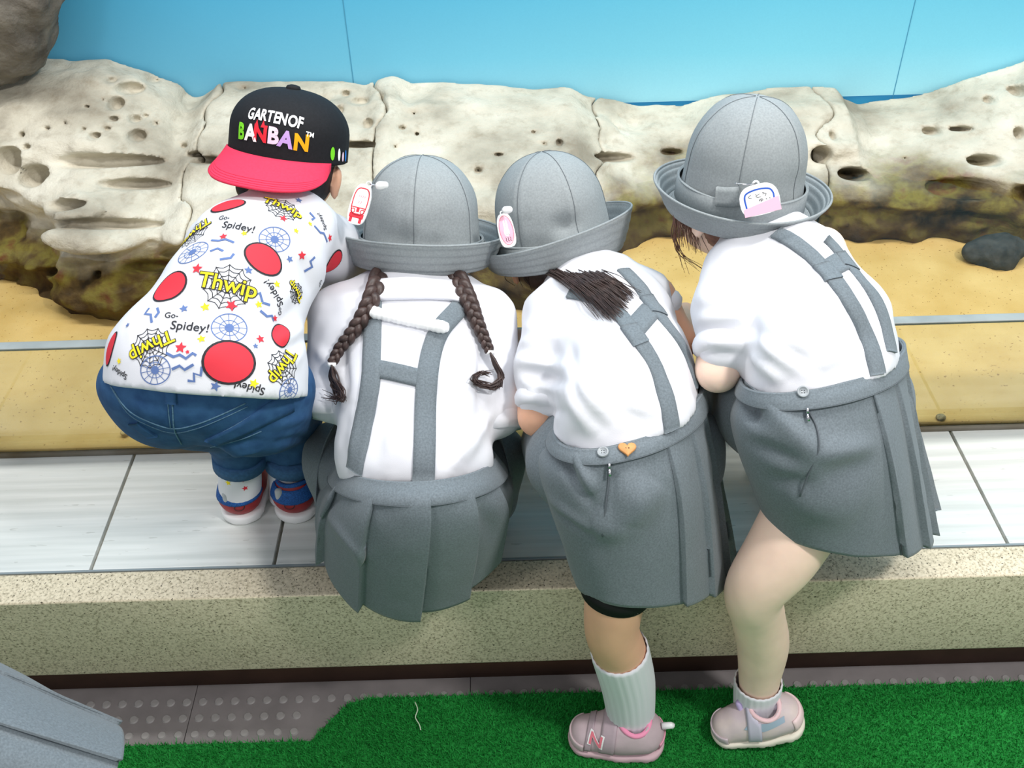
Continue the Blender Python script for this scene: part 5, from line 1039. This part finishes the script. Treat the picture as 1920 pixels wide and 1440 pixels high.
    for px, py, ang, w_ in ((427, 534, -10, 98), (282, 648, 205, 84), (531, 686, 219, 74), (531, 387, -12, 74), (364, 436, 200, 78), (556, 546, 158, 46)):
        decal(sb, px, py + 4, ang, web(w_ * .47 * K), INK, 'web_print', sh, .0006); sz = w_ * K * .44
        decal(sb, px, py, ang, text2d('Thwip', sz, sz * .055), INK, 'lettering_outline', sh, .0010); decal(sb, px, py, ang, text2d('Thwip', sz, sz * .012), YELP, 'lettering', sh, .0014, label='yellow comic lettering')
    for tx, px, py, ang, w_ in (('Go-', 322, 592, -4, 30), ('Spidey!', 356, 613, -5, 76), ('Go-', 421, 409, -12, 28), ('Spidey!', 447, 425, -14, 70), ('Spidey!', 224, 698, 160, 48), ('Spidey!', 468, 727, 163, 62), ('Spidey!', 514, 549, 131, 60), ('Go-', 524, 582, 118, 22), ('Go-', 600, 532, -52, 22), ('Spidey!', 604, 415, 130, 40), ('Go-', 304, 485, 200, 20)):
        sz = w_ * K * (.33 if len(tx) > 4 else .55); decal(sb, px, py, ang, text2d(tx, sz, sz * .012), INK, 'lettering', sh, .0009)
    for px, py, ang, rx, ry in ((319, 539, 25, 38, 33), (430, 679, 0, 47, 40), (494, 486, -35, 39, 31), (621, 494, 70, 34, 30), (427, 385, 0, 36, 20), (207, 654, 62, 34, 14), (526, 627, 70, 26, 18), (634, 549, 60, 26, 22)):
        decal(sb, px, py, ang, disc2d(rx * K * 1.04, ry * K * 1.04), INK, 'dot_outline', sh, .0009); decal(sb, px, py, ang, disc2d(rx * K * .94, ry * K * .93), REDP, 'dot_print', sh, .0013)
    for px, py, rx, ry in ((361, 473, 33, 26), (515, 449, 30, 26), (430, 615, 32, 29), (291, 694, 31, 26), (543, 731, 25, 20)):
        decal(sb, px, py, 10, join2d([ring2d(rx * K, ry * K, .0013)] + [line2d([(rx * K * math.cos(a) * .98, ry * K * math.sin(a) * .98), (-rx * K * math.cos(a) * .98, -ry * K * math.sin(a) * .98)], .0008) for a in np.linspace(0, math.pi, 7)[:-1]] + [ring2d(rx * K * .55, ry * K * .55, .0009)] + [disc2d(rx * K * .26, ry * K * .3, 16, 1)]), BLUP, 'ring_print', sh, .0007)
    for m_, lst in ((REDP, [(370, 504, 12), (434, 573, 12), (339, 652, 12), (566, 479, 10), (488, 636, 9), (419, 444, 9), (618, 446, 9), (531, 410, 9), (515, 597, 7), (298, 510, 8), (352, 660, 5)]), (YELP, [(385, 576, 10), (378, 636, 9), (476, 719, 10), (519, 533, 8), (485, 571, 8), (555, 433, 7), (581, 420, 7), (458, 438, 7), (224, 677, 7)]), (BLUP, [(345, 579, 9), (466, 507, 9), (543, 486, 8), (404, 724, 10), (560, 376, 8), (479, 649, 6), (240, 610, 6)])):
        for px, py, r in lst: decal(sb, px, py, rnd.uniform(-30, 30), star2d(r * K), m_, 'star_print', sh, .0010)
    Z = [[(470, 1075), (520, 1100), (560, 1088), (600, 1112), (640, 1080), (662, 1094)], [(510, 1180), (560, 1158), (590, 1182), (645, 1150)], [(610, 1250), (650, 1255), (650, 1205), (690, 1220), (700, 1165)], [(1025, 725), (1060, 700), (1080, 762), (1130, 770)], [(1060, 818), (1105, 850), (1140, 840), (1160, 870)], [(1370, 310), (1430, 332), (1470, 315), (1530, 350)], [(750, 440), (795, 418), (835, 442)], [(750, 360), (800, 374), (850, 364), (905, 390)], [(1330, 560), (1390, 540), (1380, 500), (1420, 480)], [(350, 775), (335, 825), (382, 842), (395, 900)], [(410, 785), (430, 825), (410, 860)], [(815, 500), (880, 482), (895, 445)], [(1365, 200), (1410, 220), (1390, 250)], [(600, 330), (640, 345), (660, 320)]]
    for z_ in Z:
        z_ = np.array(z_, float) / 3.348 + [170, 340]; c_ = z_.mean(0); v = (z_ - c_) * [K, -K]; decal(sb, c_[0], c_[1], 0, line2d(v, .0034), BLUP, 'zigzag_print', sh, .0008)
    # cap worn backwards
    rc, H = .0855, .092; cr = []
    for s in np.linspace(0, 1, 24):
        if s < .35: cr.append((rc * (1 - .02 * s), H * .35 * s / .35))
        else: a = (s - .35) / .65 * math.pi / 2; cr.append((rc * .993 * max(math.cos(a), .012) ** .82, H * (.35 + .65 * math.sin(a))))
    V, F = lathe(C, A, x, n, cr, 120, lambda th, r, z, k: (-.001 * math.exp(-(math.sin(3 * (th - .3)) * r / .006) ** 2) + .0015 * math.sin(2 * th), 0)); V.append(C + A * H); F += [((len(cr) - 1) * 120 + j, (len(cr) - 1) * 120 + (j + 1) % 120, len(V) - 1)[::-1] for j in range(120)]
    cme = pyd(V, F); cap = obj('cap', cme, BLACK, P, label='black cap with coloured embroidery and a red visor'); md = cap.modifiers.new('thickness', 'SOLIDIFY'); md.thickness = .0022; md.offset = -1; cb = bvh(cme)
    bt = [(.010, 0), (.0105, .003), (.009, .006), (.004, .0075), (.0005, .0078)]; V, F = lathe(C + A * (H - .002), A, x, n, bt, 20); obj('top_button', pyd(V, F), BLACK, cap)
    V = []; nu, nv = 33, 14; th0, sp_ = math.radians(113), math.radians(66)
    for j in range(nv):
        t = j / (nv - 1)
        for i in range(nu):
            s = -1 + 2 * i / (nu - 1); th = th0 + s * sp_; ln = .068 * max(0, 1 - abs(s) ** 2.6) ** .55
            d = x * math.cos(th) + n * math.sin(th); cdir = x * math.cos(th0) + n * math.sin(th0); od = nrm(d * .35 + cdir * .65)
            V.append(C + d * (rc + .0005) + A * .003 + (od * .80 - A * (.62 - .12 * t)) * ln * t + A * (-.010 * s * s * t))
    vo = obj('visor', pyd(V, grid_faces(nv, nu)), REDC, cap, label='red visor'); md = vo.modifiers.new('thickness', 'SOLIDIFY'); md.thickness = .003; md.offset = 0
    Vn = np.array(V).reshape(nv, nu, 3)
    for j in (9, 10, 11, 12): 
        up_ = nrm(np.cross(Vn[10, 17] - Vn[10, 15], Vn[11, 16] - Vn[9, 16])); up_ = up_ if np.dot(up_, -FW) > 0 else -up_
        obj('visor_stitching', tube(Vn[j, 2:-2] + up_ * .0016, .0004, 5), mat('dark_red_stitch', (190, 36, 64), .8), cap)
    def cap_text(s, px, py, ang, size, m_, sx=1, off=.0):
        decal(cb, px, py, ang, text2d(s, size, off, sx), m_, 'embroidery', cap, .0012)
    for ch, px, py in zip('GARTEN', (472, 484, 495, 507, 519, 531), (214, 215.5, 217, 219.5, 222, 224.5)): cap_text(ch, px, py, -11, .0225, WHT, .66, .0007)
    for ch, px, py in zip('OF', (549, 563), (228.5, 231.5)): cap_text(ch, px, py, -11, .0225, WHT, .70, .0007)
    for ch, px, py, m_, ang in (('B', 453, 247, GRNP, -8), ('A', 470, 250, WHT, -8), ('N', 488, 252, REDT, -9), ('B', 512, 256, PNKT, -10), ('A', 536, 263, PURP, -16), ('N', 565, 269, ORGP, -10)): cap_text(ch, px, py, ang, .030, m_, .92 if px > 460 else .7, .0013)
    for dx in (-6, 6): decal(cb, 488 + dx, 234.5 + dx * .12, -9, (np.array([(-.0035, -.003), (.0035, -.003), (0, .007)]), [(0, 1, 2)]), REDT, 'embroidery', cap, .0012)
    cap_text('TM', 581, 253, -10, .009, WHT, .9, .0002)
    for px, py, m_, rx, ry in ((623, 288, GRNP, .0042, .0095), (635, 290, WHT, .003, .009), (642, 294, PNKT, .0025, .007), (647, 292, CYAT, .0025, .0085)): decal(cb, px, py, -6, disc2d(rx, ry, 14, 1), m_, 'embroidery', cap, .001)
    # socks and shoes
    for (h_, k_, a_), hp, dr, cx in ((legs[0], (451, 984), (.03, 1, 0), 449), (legs[1], (545, 981), (.22, 1, 0), 543)):
        pts = [(cx, 872, a_[1] + .004, 35), (cx + 1, 900, a_[1], 35), (cx + 1, 930, a_[1] - .002, 34)]
        so = sock(P, pts, ribs=False); ob = bvh(so.data)
        for px, py, m_ in ((cx - 20, 904, YELP), (cx + 8, 898, REDP), (cx + 10, 914, REDP)): decal(ob, px, py, 10, star2d(.0055), m_, 'star_print', so, .0024)
        hh = Wz(hp[0], hp[1], L + .0006); o, T = shoe(P, hh, hh + nrm(dr) * .155, (0, 0, 1), .155, mat('red_shoe', (150, 40, 44), .5, var=.2, vscale=60, spec=.4), PLW, {'collar': mat('blue_mesh', (34, 84, 150), .7, var=.4, vscale=500)}, wd=1.12, label='red and blue sneaker with a white sole', op=.042)
        heel_wrap(o, T, mat('blue_mesh', (34, 84, 150), .7), 'ankle_panel', .048, .070, 100)
        V, Q = solid([cone((.008, .012, .048), (.010, .012, .066), .007, .007)], .002, .002); obj('heel_tab', pyd(T(V), Q), mat('silver_grey_tab', (176, 180, 184), .4, spec=.5), o)
        bs = bvh(o.data); decal(bs, hp[0] - 2, hp[1] - 32, 25, ring2d(.0085, .0062, .0014, 16), INK, 'heel_mark', o, .0012)
jeans_child()
# ================================================================== CHILD AT THE LOWER LEFT, MOSTLY OUTSIDE THE PICTURE
def edge_child():
    P = person('child at the lower left corner of whom only a grey skirt shows')
    pel, chest, nk = np.array((-.76, .62, .58)), np.array((-.99, .67, .68)), np.array((-1.08, .69, .715)); A = nrm(np.array((-.55, .1, .8))); fw = nrm(np.array((-.8, .2, -.5))); hc = np.array((-1.16, .72, .78)); lat = np.array((.1, .95, .1))
    hpz, hsub, q = head_prims(hc, A, fw, 1.0); tor = lambda k: [ecn(pel, (pel + chest) / 2, .105 * k, .085 * k, .1 * k, .08 * k, lat), ecn((pel + chest) / 2, chest, .1 * k, .08 * k, .11 * k, .08 * k, lat)]
    arms = [(chest + [0, s * .12, 0], chest + [-.06, s * .15, -.16], chest + [-.2, s * .09, -.24]) for s in (-1, 1)]; legs = [(pel + [0, s * .06, -.06], np.array((-.76, .62 + s * .065, .30)), np.array((-.74, .62 + s * .065, .07))) for s in (-1, 1)]
    pr = hpz + tor(.85) + [cone(chest + (nk - chest) * .3, hc - A * .03, .042, .04)]
    for s_, e_, w_ in arms: pr += [cone(s_, e_, .034, .028), cone(e_, w_, .027, .019)] + hand_prims(w_, w_ - e_, np.array((-.3, 0, 1.)))
    for h_, k_, a_ in legs: pr += chain([h_, k_, a_], [.062, .047, .028], 10) + [cone(a_, a_ + [-.06, 0, -.04], .026, .02)]
    V, Q = solid(pr, .006, .018, hsub); b = obj('body', pyd(V, Q), SKIN, P); eyes(q, 1, b)
    V, Q = solid(tor(1) + [cone(a[0], a[1] * .75 + a[0] * .25, .05, .045) for a in arms] + [cone(chest, nk, .075, .055)], .006, .022, disp=lambda v: .006 * vnoise(v, .05)); obj('shirt', pyd(V, Q), WHITE, P)
    st = [(W(-150, 1175, .76), W(-290, 1430, .58), W(-160, 1330, .58), (1, 0)), (W(-60, 1215, .75), W(-200, 1490, .57), W(-60, 1370, .56), (1, 0)), (W(186, 1350, .72), W(80, 1600, .54), W(215, 1452, .56), (1, 0))]
    skirt(P, st, [25, 60, 100, 140], .075, rev=True, band=.2)
    obj('hair', pyd(*solid([ell(hc - fw * .006, (.078, .088, .084))], .006, .01, cuts=[(hc + fw * .02, fw)])), HAIR, P)
    d = nrm(np.cross(A, (0, 1, 0))); n_ = np.cross(A, d); rc = .093
    cr = [(rc + .036, .03), (rc + .02, -.005), (rc, .0), (rc, .06), (rc * .9, .1), (rc * .6, .135), (rc * .25, .148), (.001, .15)]; V, F = lathe(hc + A * .006, A, d, -n_, smoothpath(cr, 30), 60); ho = obj('hat', pyd(V, F), HATG, P); md = ho.modifiers.new('thickness', 'SOLIDIFY'); md.thickness = .002
    for h_, k_, a_ in legs: hh = np.array((a_[0] + .03, a_[1], .0065)); shoe(P, hh, hh + [-.15, 0, 0], (0, 0, 1), .15, SHP, SHS, {'collar': SHC}, label='mauve sneaker')
edge_child()

for o_ in bpy.data.objects:
    if '_l' in o_: del o_['_l']
